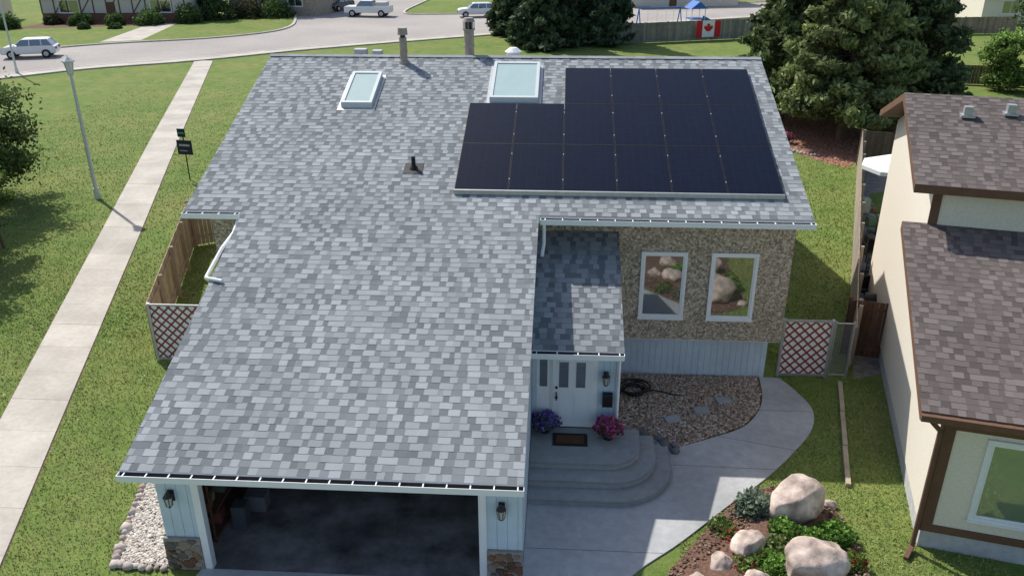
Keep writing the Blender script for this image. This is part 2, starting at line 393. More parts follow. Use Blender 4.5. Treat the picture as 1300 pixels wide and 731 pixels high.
def skylight(x0,x1,ya,yb):
    b=MB(); h=.17; f=.09
    def seg(xa,xb,a,c,zo0,zo1,m):
        b.hexa([(xa,a,zr(a)+zo0),(xb,a,zr(a)+zo0),(xb,c,zr(c)+zo0),(xa,c,zr(c)+zo0),(xa,a,zr(a)+zo1),(xb,a,zr(a)+zo1),(xb,c,zr(c)+zo1),(xa,c,zr(c)+zo1)],m)
    seg(x0,x1,ya,ya+f,0,h,0);seg(x0,x1,yb-f,yb,0,h,0);seg(x0,x0+f,ya+f,yb-f,0,h,0);seg(x1-f,x1,ya+f,yb-f,0,h,0)
    seg(x0+f,x1-f,ya+f,yb-f,.05,h-.03,1)
    seg(x0-.1,x1+.1,ya-.14,yb+.1,.0,.014,2)
    b.obj('skylight',[M_skf,M_glasss,M_metal],house)
skylight(-6.53,-5.62,24.1,25.85); skylight(-2.2,-.78,24.45,26.5)
b=MB(); b.cyl((-3.95,21.25,zr(21.25)),(-3.95,21.25,zr(21.25)+.32),.055,.055,14,0); b.cyl((-3.95,21.25,zr(21.25)-.02),(-3.95,21.25,zr(21.25)+.09),.14,.06,14,0)
b.hexa([(-4.2,21.0,zr(21.0)+.012),(-3.7,21.0,zr(21.0)+.012),(-3.7,21.45,zr(21.45)+.012),(-4.2,21.45,zr(21.45)+.012),(-4.2,21.0,zr(21.0)+.02),(-3.7,21.0,zr(21.0)+.02),(-3.7,21.45,zr(21.45)+.02),(-4.2,21.45,zr(21.45)+.02)],0)
b.obj('plumbing_vent',[M_black],house)
M_flue=mat('flue_metal',(.36,.31,.27),.5,.25,6,metal=.4)
def flue(x,y,z0,r,h,cap):
    b=MB(); b.cyl((x,y,z0-.2),(x,y,z0+.06),r*2.0,r*1.25,16,0); b.cyl((x,y,z0),(x,y,z0+h*.72),r,r,16,0)
    b.cyl((x,y,z0+h*.30),(x,y,z0+h*.34),r*1.12,r*1.12,16,0)
    if cap: 
        b.cyl((x,y,z0+h*.72),(x,y,z0+h*.90),r*.75,r*.75,12,1)
        for k in range(8):
            a=k*math.pi/4; b.beam((x+r*1.1*math.cos(a),y+r*1.1*math.sin(a),z0+h*.72),(x+r*1.1*math.cos(a),y+r*1.1*math.sin(a),z0+h*.92),.02,.02,0)
        b.cyl((x,y,z0+h*.70),(x,y,z0+h*.73),r*1.25,r*1.25,16,0); b.cyl((x,y,z0+h*.91),(x,y,z0+h),r*1.3,r*.9,16,0)
    else:
        b.cyl((x,y,z0+h*.72),(x,y,z0+h*.82),r*.7,r*.7,12,1); b.cyl((x,y,z0+h*.8),(x,y,z0+h),r*1.35,r*1.2,16,0)
    b.obj('flue_pipe',[M_flue,M_dark],house)
flue(-5.1,26.75,zr(26.75),.12,1.05,False); flue(-3.1,27.5,zr(26.8),.16,1.25,True)
b=MB(); b.box(-6.9,-6.5,27.6,27.9,7.4,7.80,0); b.box(-6.3,-6.0,27.6,27.9,7.4,7.76,0)
b.cyl((-1.7,27.8,7.3),(-1.7,27.8,7.74),.22,.22,14,1); b.cyl((-1.7,27.8,7.74),(-1.7,27.8,7.86),.28,.12,14,1)
b.obj('roof_vents',[M_metal,M_white],house)
def panels():
    p=empty('solar_panel_array'); p.parent=house
    W_,D_=1.375,2.004
    me_v=[];me_f=[];uv=[]
    fb=MB()
    off=.13
    def seg(xa,xb,a,c,z0_,z1_,m):
        fb.hexa([(xa,a,zr(a)+z0_),(xb,a,zr(a)+z0_),(xb,c,zr(c)+z0_),(xa,c,zr(c)+z0_),(xa,a,zr(a)+z1_),(xb,a,zr(a)+z1_),(xb,c,zr(c)+z1_),(xa,c,zr(c)+z1_)],m)
    for row in range(3):
        for col in range(6):
            if row==2 and col<2: continue
            x0=-2.75+col*W_+.006; x1=x0+W_-.012; ya=20.2+row*D_+.004; yb=ya+D_-.008
            e=.014
            seg(x0,x1,ya,ya+e,off-.04,off,0);seg(x0,x1,yb-e,yb,off-.04,off,0);seg(x0,x0+e,ya+e,yb-e,off-.04,off,0);seg(x1-e,x1,ya+e,yb-e,off-.04,off,0)
            n=len(me_v); a,c=ya+e,yb-e
            me_v+= [(x0+e,a,zr(a)+off-.004),(x1-e,a,zr(a)+off-.004),(x1-e,c,zr(c)+off-.004),(x0+e,c,zr(c)+off-.004)]
            me_f.append((n,n+1,n+2,n+3)); uv+= [(0,0),(1.375,0),(1.375,2.07),(0,2.07)]
            if col<5 and not (row==2 and col<2):
                for yy in (ya+.45,yb-.45): seg(x1-.004,x1+.016,yy-.015,yy+.015,off-.01,off+.008,2)
    me=bpy.data.meshes.new('solar_glass');me.from_pydata(me_v,[],me_f);me.materials.append(M_solar)
    ul=me.uv_layers.new(name='UVMap')
    for i,u in enumerate(uv): ul.data[i].uv=u
    link(bpy.data.objects.new('solar_glass',me),p)
    seg(-2.76,5.51,20.165,20.20,.02,off+.004,1)
    seg(-2.74,5.49,20.25,24.1,.015,.02,3); seg(0.02,5.49,24.1,26.15,.015,.02,3)
    for row in range(3):
        xs=-2.75 if row<2 else 0
        for yy in (20.65+row*D_,21.75+row*D_): seg(xs,5.5,yy-.02,yy+.02,.02,off-.045,1)
    fb.obj('solar_frames',[M_black,M_metal,mat('clamp_metal',(.6,.6,.62),.8,.1,5),M_black],p)
panels()

# ================================================================== PORCH
b=MB()
def stepshape(x1,yf,r,yb=17.12):
    pts=[(-.62,yb),(-.62,yf)]
    n=18
    cx,cy=x1-r,yf+r
    for i in range(n+1):
        a=-math.pi/2+i*(math.pi/2)/n; pts.append((cx+r*math.cos(a),cy+r*math.sin(a)))
    pts.append((x1,yb)); return pts
for (x1,yf,r,z0,z1) in ((1.95,15.7,.8,.34,.5),(2.3,15.25,1.1,.17,.34),(2.65,14.8,1.4,.0,.17)):
    b.prism(stepshape(x1,yf,r),z0,z1,0,(.74,.76,.78))
    b.prism(stepshape(x1+.025,yf-.025,r),z1-.04,z1-.004,0,(.6,.62,.64))
b.obj('front_steps',[M_conc],None)
b=MB(); b.box(-.1,.72,16.35,16.85,.502,.52,0,(1,1,1)); b.box(-.02,.64,16.43,16.77,.52,.523,1); b.obj('doormat',[mat('mat_black',(.03,.025,.02),.95,.3,20),mat('mat_brown',(.12,.06,.03),.95,.3,20)],None)
b=MB(); b.box(1.06,1.3,17.05,17.18,1.15,1.45,0); b.cyl((1.06,17.115,1.45),(1.3,17.115,1.45),.065,.065,12,0); b.obj('mailbox',[M_black])

# ================================================================== GROUND
def sheet(name,pts,z,m,c=(1,1,1)):
    b=MB(); b.poly([(x,y,z) for x,y in pts],0,c); return b.obj(name,[m],None)
def grass_mat():
    m,nt,b=new_mat('lawn'); L=nt.links.new
    tc=N(nt,'ShaderNodeTexCoord')
    def noise(s,d=5): 
        n=N(nt,'ShaderNodeTexNoise'); n.inputs['Scale'].default_value=s; n.inputs['Detail'].default_value=d; n.inputs['Roughness'].default_value=.7; L(tc.outputs['Object'],n.inputs['Vector']); return n
    n1=noise(14,8); n2=noise(.25,6); n3=noise(1.3,6)
    r1=N(nt,'ShaderNodeValToRGB'); e=r1.color_ramp.elements; e[0].position=.3;e[0].color=(.11,.16,.038,1);e[1].position=.72;e[1].color=(.235,.285,.088,1)
    L(n1.outputs['Fac'],r1.inputs['Fac'])
    r2=N(nt,'ShaderNodeValToRGB'); e=r2.color_ramp.elements; e[0].position=.35;e[0].color=(.78,.92,.75,1);e[1].position=.68;e[1].color=(1.28,1.06,1.2,1)
    L(n2.outputs['Fac'],r2.inputs['Fac'])
    r3=N(nt,'ShaderNodeValToRGB'); e=r3.color_ramp.elements; e[0].position=.35;e[0].color=(.75,.82,.75,1);e[1].position=.65;e[1].color=(1.12,1.1,1.1,1)
    L(n3.outputs['Fac'],r3.inputs['Fac'])
    m1=N(nt,'ShaderNodeMix',data_type='RGBA',blend_type='MULTIPLY');m1.inputs['Factor'].default_value=1;L(r1.outputs['Color'],m1.inputs['A']);L(r2.outputs['Color'],m1.inputs['B'])
    m2=N(nt,'ShaderNodeMix',data_type='RGBA',blend_type='MULTIPLY');m2.inputs['Factor'].default_value=1;L(m1.outputs['Result'],m2.inputs['A']);L(r3.outputs['Color'],m2.inputs['B'])
    L(m2.outputs['Result'],b.inputs['Base Color']); b.inputs['Roughness'].default_value=.9; b.inputs['Specular IOR Level'].default_value=.1
    bp=N(nt,'ShaderNodeBump');bp.inputs['Strength'].default_value=.6;bp.inputs['Distance'].default_value=.05;L(n1.outputs['Fac'],bp.inputs['Height']);L(bp.outputs['Normal'],b.inputs['Normal'])
    return m
M_lawn=grass_mat()
sheet('ground',[(-700,-300),(700,-300),(700,900),(-700,900)],0,M_lawn)
near=smooth_curve([(-75,30),(-58,50),(-44.5,64.2),(-39.9,68.7),(-32.4,73.2),(-23.7,80.2),(-5,92.2),(3.6,97.0),(30,110),(80,130)],5)
farL=smooth_curve([(-90,44),(-66,63),(-51.6,75.3),(-44.5,81.0),(-35.5,85.5),(-30.5,92.3),(-32.5,103.6),(-39,122),(-48,150)],5)
farR=smooth_curve([(-18,150),(-20,122),(-20.5,108.5),(-17,106.5),(-6.7,108.5),(5,113),(30,124),(80,145)],5)
sheet('road',near+farR[::-1]+farL[::-1],.004,M_asph)
def ribbon(name,line,w,z0,z1,m,side=1,c=(1,1,1),jit=0):
    b=MB(); L_=[]
    P=[Vector((x,y,0)) for x,y in line]
    for i,p in enumerate(P):
        d=(P[min(i+1,len(P)-1)]-P[max(i-1,0)]).normalized(); n=Vector((-d.y,d.x,0))*side
        L_.append((p,p+n*w))
    for (a,a2),(c1,c2) in zip(L_[:-1],L_[1:]):
        k=1+random.uniform(-jit,jit)
        b.hexa([(a.x,a.y,z0),(a2.x,a2.y,z0),(c2.x,c2.y,z0),(c1.x,c1.y,z0),(a.x,a.y,z1),(a2.x,a2.y,z1),(c2.x,c2.y,z1),(c1.x,c1.y,z1)],0,tuple(q_*k for q_ in c))
    return b.obj(name,[m],None)
ribbon('kerb',near,.3,0,.13,M_cwalk,-1,(1,1,1),.03); ribbon('kerb',farL,.3,0,.13,M_cwalk,1,(1,1,1),.03); ribbon('kerb',farR,.3,0,.13,M_cwalk,1,(1,1,1),.03)
def shift(line,d,side):
    P=[Vector((x,y,0)) for x,y in line];o=[]
    for i,p in enumerate(P):
        dd=(P[min(i+1,len(P)-1)]-P[max(i-1,0)]).normalized(); n=Vector((-dd.y,dd.x,0))*side*d; o.append((p.x+n.x,p.y+n.y))
    return o
ribbon('pavement',shift(near,.31,-1),1.3,0,.11,M_cwalk,-1,(1.0,1,1),.04)
b=MB()
Lf=[(-32.0,72.0),(-23.4,45.1),(-18.6,30.4),(-14.4,17.5),(-11.3,8.0)]
Rf=[(-30.4,72.0),(-21.75,45.1),(-16.95,30.4),(-12.8,17.5),(-9.7,8.0)]
def at(Lx,y):
    for (x0,y0),(x1,y1) in zip(Lx[:-1],Lx[1:]):
        if y<=y0 and y>=y1: return x0+(x1-x0)*(y-y0)/(y1-y0)
    return Lx[-1][0]
y=72.
while y>9:
    y2=y-1.45; k=random.uniform(.93,1.05); g=.004
    a,c,a2,c2=at(Lf,y-g),at(Rf,y-g),at(Lf,y2+g),at(Rf,y2+g)
    z=.03+random.uniform(-.003,.003)
    ya,yb=y-g,y2+g
    b.hexa([(a2,yb,-.02),(c2,yb,-.02),(c,ya,-.02),(a,ya,-.02),(a2,yb,z),(c2,yb,z),(c,ya,z),(a,ya,z)],0,(k,k,k*.99))
    y=y2
b.obj('sidewalk',[M_cwalk])
SIDE=[(x-.03,y) for x,y in Lf]+[(x+.03,y) for x,y in Rf[::-1]]
sheet('sidewalk_bedding',SIDE,.004,M_soil)
outer=smooth_curve([(6.15,20.6),(6.45,19.9),(6.65,19.0),(6.4,18.1),(5.8,17.2),(4.9,16.1),(3.9,15.1),(2.6,13.75),(1.5,12.7),(.9,11.6),(.8,8)],6)
inner=[(-.62,15.6),(1.9,15.6),(1.9,16.5)]+smooth_curve([(2.62,16.6),(2.7,16.95),(3.8,17.55),(4.7,18.1),(5.25,18.9),(5.5,19.7),(5.6,20.6)],6)
PATH=[(-7.9,8)]+[(-7.0,12.44),(-.62,12.44)]+inner+outer
b=MB(); b.prism(PATH,-.02,.035,0,(1.0,1.02,1.05)); b.obj('front_path',[M_conc])
b=MB()
def joint(p,q):
    b.beam((*p,.0355),(*q,.0355),.012,.004,0,(.5,.5,.5))
for p,q in [((2.66,16.4),(5.1,16.35)),((5.25,18.9),(6.62,18.9)),((-.6,13.4),(2.2,13.4)),((4.0,17.65),(5.75,17.15)),((-.6,12.3),(1.2,12.3))]: joint(p,q)
b.obj('path_joint',[mat('joint_filler',(.16,.15,.14),.9,.2,6)])
sheet('gravel_bed_soil',[(2.62,16.6),(2.7,16.95),(3.8,17.55),(4.7,18.1),(5.25,18.9),(5.5,19.7),(5.6,20.66),(1.45,20.66),(1.45,17.1),(1.98,17.1),(1.98,16.5)],.012,M_soil)
GB=[(2.7,17.0),(3.8,17.6),(4.7,18.15),(5.22,18.9),(5.45,19.7),(5.55,20.6),(1.5,20.6),(1.5,17.2),(2.0,17.15)]
def stones(name,pos,size,cols,flat=.6,m=None):
    m=m or M_pebs
    base=[(1,0,0),(-1,0,0),(0,1,0),(0,-1,0),(0,0,1),(0,0,-1)]
    F0=[(0,2,4),(2,1,4),(1,3,4),(3,0,4),(2,0,5),(1,2,5),(3,1,5),(0,3,5)]
    V=[np.array(v,float) for v in base];F=[];cache={}
    def mid(i,j):
        k=(min(i,j),max(i,j))
        if k not in cache:
            w=V[i]+V[j];V.append(w/np.linalg.norm(w));cache[k]=len(V)-1
        return cache[k]
    for a,b_,c in F0:
        x,y,z=mid(a,b_),mid(b_,c),mid(c,a); F+=[(a,x,z),(x,b_,y),(z,y,c),(x,y,z)]
    V=np.array(V);F=np.array(F);n=len(pos)
    sz=size*rng.uniform(.6,1.35,(n,1,1)); sc=np.stack([rng.uniform(.75,1.3,n),rng.uniform(.7,1.2,n),flat*rng.uniform(.8,1.2,n)],1)[:,None,:]
    ang=rng.uniform(0,6.28,n); P=V[None]*sc*sz*rng.uniform(.88,1.12,(n,len(V),1))
    x=P[...,0]*np.cos(ang)[:,None]-P[...,1]*np.sin(ang)[:,None]; y_=P[...,0]*np.sin(ang)[:,None]+P[...,1]*np.cos(ang)[:,None]
    P=np.stack([x,y_,P[...,2]],-1)+np.array(pos)[:,None,:]
    FF=(F[None]+(np.arange(n)*len(V))[:,None,None]).reshape(-1,3)
    ci=np.array(cols)[rng.integers(0,len(cols),n)]*rng.uniform(.8,1.2,(n,1))
    return fast(name,P.reshape(-1,3),FF,np.repeat(ci,len(F),axis=0),m,None,True)
def scatter(poly,n):
    xs=[p[0] for p in poly];ys=[p[1] for p in poly]
    x=rng.uniform(min(xs),max(xs),n);y=rng.uniform(min(ys),max(ys),n);k=inpoly(x,y,poly);return x[k],y[k]
x,y=scatter(GB,13000)
stones('gravel',np.stack([x,y,np.full(len(x),.03)+rng.uniform(-.01,.02,len(x))],1),.034,[(.42,.31,.23),(.32,.23,.17),(.52,.42,.33),(.22,.18,.15),(.58,.52,.45),(.38,.26,.18)])
WB=[(-9.5,15.2),(-9.2,13.8),(-8.75,12.5),(-7.7,12.45),(-7.66,17.5),(-9.9,17.5)]
sheet('pebble_bed_base',WB,.006,M_soil)
x,y=scatter(WB,16000)
stones('white_pebbles',np.stack([x,y,np.full(len(x),.025)+rng.uniform(-.01,.02,len(x))],1),.03,[(.6,.55,.48),(.5,.44,.37),(.68,.64,.58),(.42,.36,.3)])
bp_=[]
for (x0,y0),(x1,y1) in (((-9.75,16.6),(-9.4,15.0)),((-9.4,15.0),(-9.15,13.8)),((-9.15,13.8),(-8.8,12.45)),((-8.8,12.42),(-7.6,12.35))):
    n=int(math.hypot(x1-x0,y1-y0)/.17)+1
    for i in range(n): bp_.append((x0+(x1-x0)*i/n+random.uniform(-.02,.02),y0+(y1-y0)*i/n+random.uniform(-.03,.03),.05))
stones('border_stones',bp_,.095,[(.42,.33,.30),(.36,.27,.24),(.48,.41,.37)],.8)
b=MB()
for (x,y,a) in ((2.95,18.3,.3),(3.75,18.75,.1),(4.4,19.3,.2)):
    T=Matrix.Translation((x,y,0))@Matrix.Rotation(a,4,'Z'); b.box(-.2,.2,-.15,.15,.0,.085,0,(.8,.86,.92),T)
b.obj('paving_stones',[M_conc],None,bevel=.01)
bp_=[(1.75+.28*i,17.25+.05*math.sin(i*2)-.05*i,.1) for i in range(5)]+[(2.1,17.5,.12),(2.5,17.35,.1),(2.85,16.9,.08),(1.7,17.6,.12)]
stones('dark_border_rocks',bp_,.15,[(.12,.12,.125),(.16,.16,.165),(.2,.19,.185)],.7)
b=MB()
for k in range(7):
    pts=[(2.05+(.26+.03*k)*math.cos(t_*.35+k)+.05*math.sin(k*3),19.6+(.26+.02*k)*math.sin(t_*.35+k),.07+.03*k+.015*math.sin(t_*.9+k)) for t_ in range(19)]
    b.tube(pts,.018,6)
b.tube([(2.3+.25*t_,19.55+.12*math.sin(t_*1.3),.08) for t_ in range(5)],.018,6)
b.obj('garden_hose',[M_black])
b=MB()
pr=(7.75,20.4)
for i in range(3):
    nx=(7.75-1.15*(i+1)/3,20.4-4.6*(i+1)/3); b.beam((pr[0],pr[1],.05),(nx[0]+.02,nx[1]+.03,.05),.11,.1,0,(1.3,1.25,1.1)); pr=nx
b.obj('timber_edging',[M_wood])

# ================================================================== ROCK GARDEN
RB=smooth_curve([(4.0,15.2),(4.9,15.75),(5.7,15.5),(6.1,14.9),(6.2,14.0),(6.1,12),(5.8,10),(1.2,10),(1.9,12.2),(2.7,13.5),(4.0,15.2)],5)
b=MB()
cx,cy=4.6,13.2
rings=[(1,0.01),(.8,.10),(.55,.2),(.3,.26),(.0,.28)]
prev=None
for s_,z in rings:
    cur=[(cx+(x-cx)*s_,cy+(y-cy)*s_,z) for x,y in RB]
    if prev:
        for i in range(len(RB)-1):
            if s_>0: b.poly([prev[i],prev[i+1],cur[i+1],cur[i]])
            else: b.poly([prev[i],prev[i+1],(cx,cy,z)])
    prev=cur
b.obj('rock_garden_bed',[M_soil])
x,y=scatter(RB,5000)
stones('bark_mulch',np.stack([x,y,.03+.27*np.clip(1-np.hypot(x-cx,y-cy)/2.6,0,1)],1),.028,[(.16,.09,.06),(.22,.13,.09),(.10,.06,.045),(.28,.2,.15)],.5)
def boulder(x,y,z,sx,sy,sz,seed):
    import bmesh
    me=bpy.data.meshes.new('boulder');bm=bmesh.new();bmesh.ops.create_icosphere(bm,subdivisions=4,radius=1)
    r=np.random.default_rng(seed); planes=[]
    for i in range(15):
        n=Vector(r.normal(size=3)).normalized(); planes.append((n,r.uniform(.66,.92)))
    ph=r.uniform(0,6,6)
    for v in bm.verts:
        for n,d in planes:
            k=v.co.dot(n)
            if k>d: v.co-=n*(k-d)*.95
        c=v.co; v.co=c*(1.03+.04*math.sin(3*c.x+ph[0])*math.cos(4*c.y+ph[1])+.03*math.sin(9*c.x+ph[2])*math.sin(8*c.z+ph[3])+.022*math.sin(13*c.y+ph[4]+5*c.z))
        v.co.x*=sx;v.co.y*=sy;v.co.z*=sz
    bm.to_mesh(me);bm.free();me.materials.append(M_boul)
    me.polygons.foreach_set('use_smooth',[True]*len(me.polygons))
    o=bpy.data.objects.new('boulder',me);link(o);o.location=(x,y,z);o.rotation_euler=(0,0,seed*1.3)
    return o
boulder(5.12,14.7,.42,.68,.58,.55,3);boulder(4.98,12.85,.42,.72,.56,.48,5);boulder(3.9,13.45,.28,.42,.34,.28,8)
boulder(3.3,13.0,.18,.26,.26,.24,11);boulder(3.85,12.3,.3,.40,.33,.28,13);boulder(4.45,15.35,.08,.2,.16,.14,23);boulder(2.75,12.6,.12,.2,.18,.14,25);boulder(6.0,15.1,.06,.18,.15,.12,27)

# ================================================================== FOLIAGE
def leafcards(centers,size,cols,aspect=1.,jit=.25):
    n=len(centers); a=rng.normal(size=(n,3)); a/=np.linalg.norm(a,axis=1,keepdims=True)
    c=rng.normal(size=(n,3)); c=np.cross(a,c); c/=np.linalg.norm(c,axis=1,keepdims=True)
    s_=size*rng.uniform(.6,1.4,(n,1))
    V=np.stack([centers-a*s_*aspect,centers+c*s_*.5,centers+a*s_*aspect,centers-c*s_*.5],1)
    return V,cols*rng.uniform(1-jit,1+jit,(n,1))
def build_leaves(name,V,C,parent=None):
    n=len(V);F=np.arange(n*4).reshape(n,4); return fast(name,V.reshape(-1,3),F,C,M_leaf,parent)
def tree(name,x,y,h,r,col,trunk_h=.3,clumps=60,per=350,leaf=.11,clump_r=.7,seed=0,aspect=1.):
    rr=np.random.default_rng(seed+100); e=empty(name,(x,y,0)); b=MB()
    th_=h*trunk_h; tr=.035*h*.6
    top=Vector((rr.uniform(-.3,.3),rr.uniform(-.3,.3),h*.9))
    segs=6;P=[Vector((0,0,-.1))]
    for i in range(1,segs+1):
        t_=i/segs;P.append(Vector((top.x*t_+rr.uniform(-.08,.08),top.y*t_+rr.uniform(-.08,.08),top.z*t_)))
    for i in range(segs): b.cyl(P[i],P[i+1],tr*(1-i/segs*.85),tr*(1-(i+1)/segs*.85),9,0)
    Vs=[];Cs=[]
    for k in range(clumps):
        u=rr.uniform(0,1);zz=th_+(h-th_)*u
        env=r*math.sin(math.pi*min(1,max(.04,(u*.82+.16))))**.7
        a=rr.uniform(0,6.283); rad=env*math.sqrt(rr.uniform(.15,1))*rr.uniform(.8,1.1)
        c=Vector((rad*math.cos(a),rad*math.sin(a),zz-.12*rad))
        st=P[min(segs,int(segs*min(1,max(.15,(zz/h-.15)))))]
        midp=(st+c)/2+Vector((0,0,-.1))
        b.cyl(st,midp,.035*h*.16,.03*h*.11,5,0,caps=False);b.cyl(midp,c,.03*h*.11,.012,5,0,caps=False)
        cr=clump_r*rr.uniform(.6,1.25)
        n=int(per*rr.uniform(.6,1.2)); d=rr.normal(size=(n,3))*np.array([.5,.5,.34])*cr
        cen=np.array(c)+d
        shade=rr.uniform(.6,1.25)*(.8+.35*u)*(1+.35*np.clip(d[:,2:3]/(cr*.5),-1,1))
        V,C=leafcards(cen,leaf,np.array(col)[None]*shade,aspect=aspect)
        Vs.append(V);Cs.append(C)
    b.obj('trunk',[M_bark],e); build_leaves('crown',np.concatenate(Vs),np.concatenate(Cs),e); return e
def spruce(name,x,y,h,r,col,seed=0,leaf=.22,dens=1.,z0=.08,power=.85,droop=.13,tip=1.0,bare=.12):
    rr=np.random.default_rng(seed+500); e=empty(name,(x,y,0)); b=MB(); b.cyl((0,0,-.1),(0,0,h*.97),.022*h,.01,9,0)
    Vs=[];Cs=[];z=h*z0
    while z<h*.98:
        u=z/h; R_=r*(1-u)**power; nb=max(6,int(13*(1-u)+6))
        for k in range(nb):
            a=rr.uniform(0,6.283); L_=R_*rr.uniform(.6,1.15); zz=z+rr.uniform(-.2,.2)*h*.06
            tp=np.array([L_*math.cos(a),L_*math.sin(a),zz-droop*L_])
            b.cyl((0,0,zz),tuple(tp*.85+np.array([0,0,zz*.15])),.035,.008,4,0,caps=False)
            n=int((28+60*L_)*dens); t_=rr.uniform(bare,1,n)**.7
            sag=np.stack([0*t_,0*t_,-.25*np.sin(t_*3.14)*L_*.3],1)
            cen=np.array([0,0,zz])*(1-t_[:,None])+tp*t_[:,None]+sag
            wdt=.10+.22*L_*(1-t_*.65)
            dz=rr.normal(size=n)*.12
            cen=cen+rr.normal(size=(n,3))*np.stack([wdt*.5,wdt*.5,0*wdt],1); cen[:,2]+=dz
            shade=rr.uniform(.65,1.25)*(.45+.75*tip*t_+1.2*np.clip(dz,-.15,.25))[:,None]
            V,C=leafcards(cen,leaf,np.array(col)[None]*shade,aspect=1.1)
            Vs.append(V);Cs.append(C)
        z+=h*.035*rr.uniform(.8,1.2)
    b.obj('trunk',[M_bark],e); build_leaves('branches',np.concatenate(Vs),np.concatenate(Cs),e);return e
SPR=(.075,.105,.055);DEC=(.14,.21,.055)
spruce('pine_tree',15.6,47.5,12.5,4.1,(.18,.215,.085),31,.15,3.0,.15,.6,-.03,1.15,.3)
spruce('pine_tree',13.0,51,11,3.0,(.12,.155,.065),32,.16,2.2,.14,.65,.0)
spruce('pine_tree',19.2,50,14,4.2,(.11,.145,.065),33,.17,2.2,.12,.65,.05)
spruce('pine_tree',14.8,55,14,4.2,(.08,.11,.055),34,.2,1.6,.14,.65,.08)
spruce('spruce_tree',-1.8,81.5,12,3.8,SPR,1,.3,.9);spruce('spruce_tree',3.2,84,13,3.6,(.065,.10,.055),2,.3,.9);spruce('spruce_tree',-5.4,90,9,3.0,SPR,3,.3,.7)
tree('deciduous_tree',-26.2,33.8,6.4,3.2,(.10,.15,.045),.2,95,330,.10,.8,11)
tree('deciduous_tree',-21.7,29.0,3.0,.8,(.12,.18,.045),.3,20,160,.07,.35,12)
tree('deciduous_tree',-22.8,26.5,5.5,2.5,DEC,.25,50,260,.11,.8,14)
tree('deciduous_tree',35,62,6.5,2.6,(.14,.22,.055),.15,60,240,.17,1.0,15)
tree('deciduous_tree',30.8,62,3.8,1.5,(.17,.26,.065),.15,36,220,.13,.6,16)
tree('deciduous_tree',43,78,9,3.8,(.09,.14,.045),.15,70,240,.2,1.2,17)
spruce('spruce_tree',23.8,65,7,2.2,(.075,.11,.055),7,.25,.8)
def shrub(name,x,y,r,h,col,n=700,leaf=.05,seed=0,flower=None,z=0,fcount=60):
    rr=np.random.default_rng(seed+900)
    d=rr.normal(size=(n,3)); d/=np.linalg.norm(d,axis=1,keepdims=True); rad=rr.uniform(.35,1.05,(n,1))**.6
    lump=1+.22*np.sin(d[:,:1]*5+seed)*np.cos(d[:,1:2]*6+seed*2)
    c=d*rad*lump*np.array([r,r,h]); c[:,2]=np.abs(c[:,2]); c+=np.array([x,y,z])
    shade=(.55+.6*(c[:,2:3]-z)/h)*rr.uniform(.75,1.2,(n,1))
    V,C=leafcards(c,leaf,np.array(col)[None]*shade)
    if flower is not None:
        k=rr.choice(n,fcount); fc=c[k]*1.0; fc[:,2]+=leaf*.8
        V2,C2=leafcards(fc,leaf*.9,np.tile(np.array(flower),(fcount,1)),jit=.15); V=np.concatenate([V,V2]);C=np.concatenate([C,C2])
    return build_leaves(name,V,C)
shrub('garden_plant',4.3,14.75,.46,.42,(.20,.26,.18),1400,.06,1,z=.1)
shrub('garden_plant',4.75,14.0,.36,.3,(.15,.28,.05),900,.055,2,z=.15)
shrub('garden_plant',5.75,13.95,.42,.36,(.15,.29,.05),1200,.055,3,z=.1)
shrub('garden_plant',5.25,13.75,.36,.28,(.15,.28,.05),900,.05,4,z=.15)
shrub('flowering_plant',3.85,12.9,.36,.27,(.14,.22,.05),700,.045,5,(.6,.06,.08),z=.15)
shrub('garden_plant',4.3,12.9,.42,.3,(.15,.28,.05),1100,.05,6,z=.2)
shrub('flowering_plant',5.9,13.2,.3,.24,(.14,.22,.04),600,.045,7,(.5,.04,.07),z=.1)
shrub('garden_plant',3.5,14.2,.28,.2,(.17,.24,.07),500,.045,8,z=.08)
shrub('flowering_plant',3.65,13.9,.24,.18,(.12,.2,.05),400,.045,9,(.65,.06,.08),z=.1)
shrub('garden_plant',4.5,13.5,.32,.22,(.18,.24,.08),600,.05,10,z=.2)
shrub('garden_plant',8.7,12.6,.35,.3,(.14,.25,.04),700,.05,33)
def pot(x,y,z,col,seed):
    e=empty('flower_pot'); b=MB(); b.cyl((x,y,z),(x,y,z+.26),.13,.19,16,0); b.cyl((x,y,z+.24),(x,y,z+.27),.2,.2,16,0); b.obj('pot',[M_black],e)
    s_=shrub('flowers',x,y,.34,.30,(.10,.17,.06),900,.045,seed,col,z=z+.2,fcount=620); s_.parent=e
pot(-.3,16.95,.5,(.30,.17,.70),41); pot(1.22,16.75,.5,(.75,.09,.38),42)

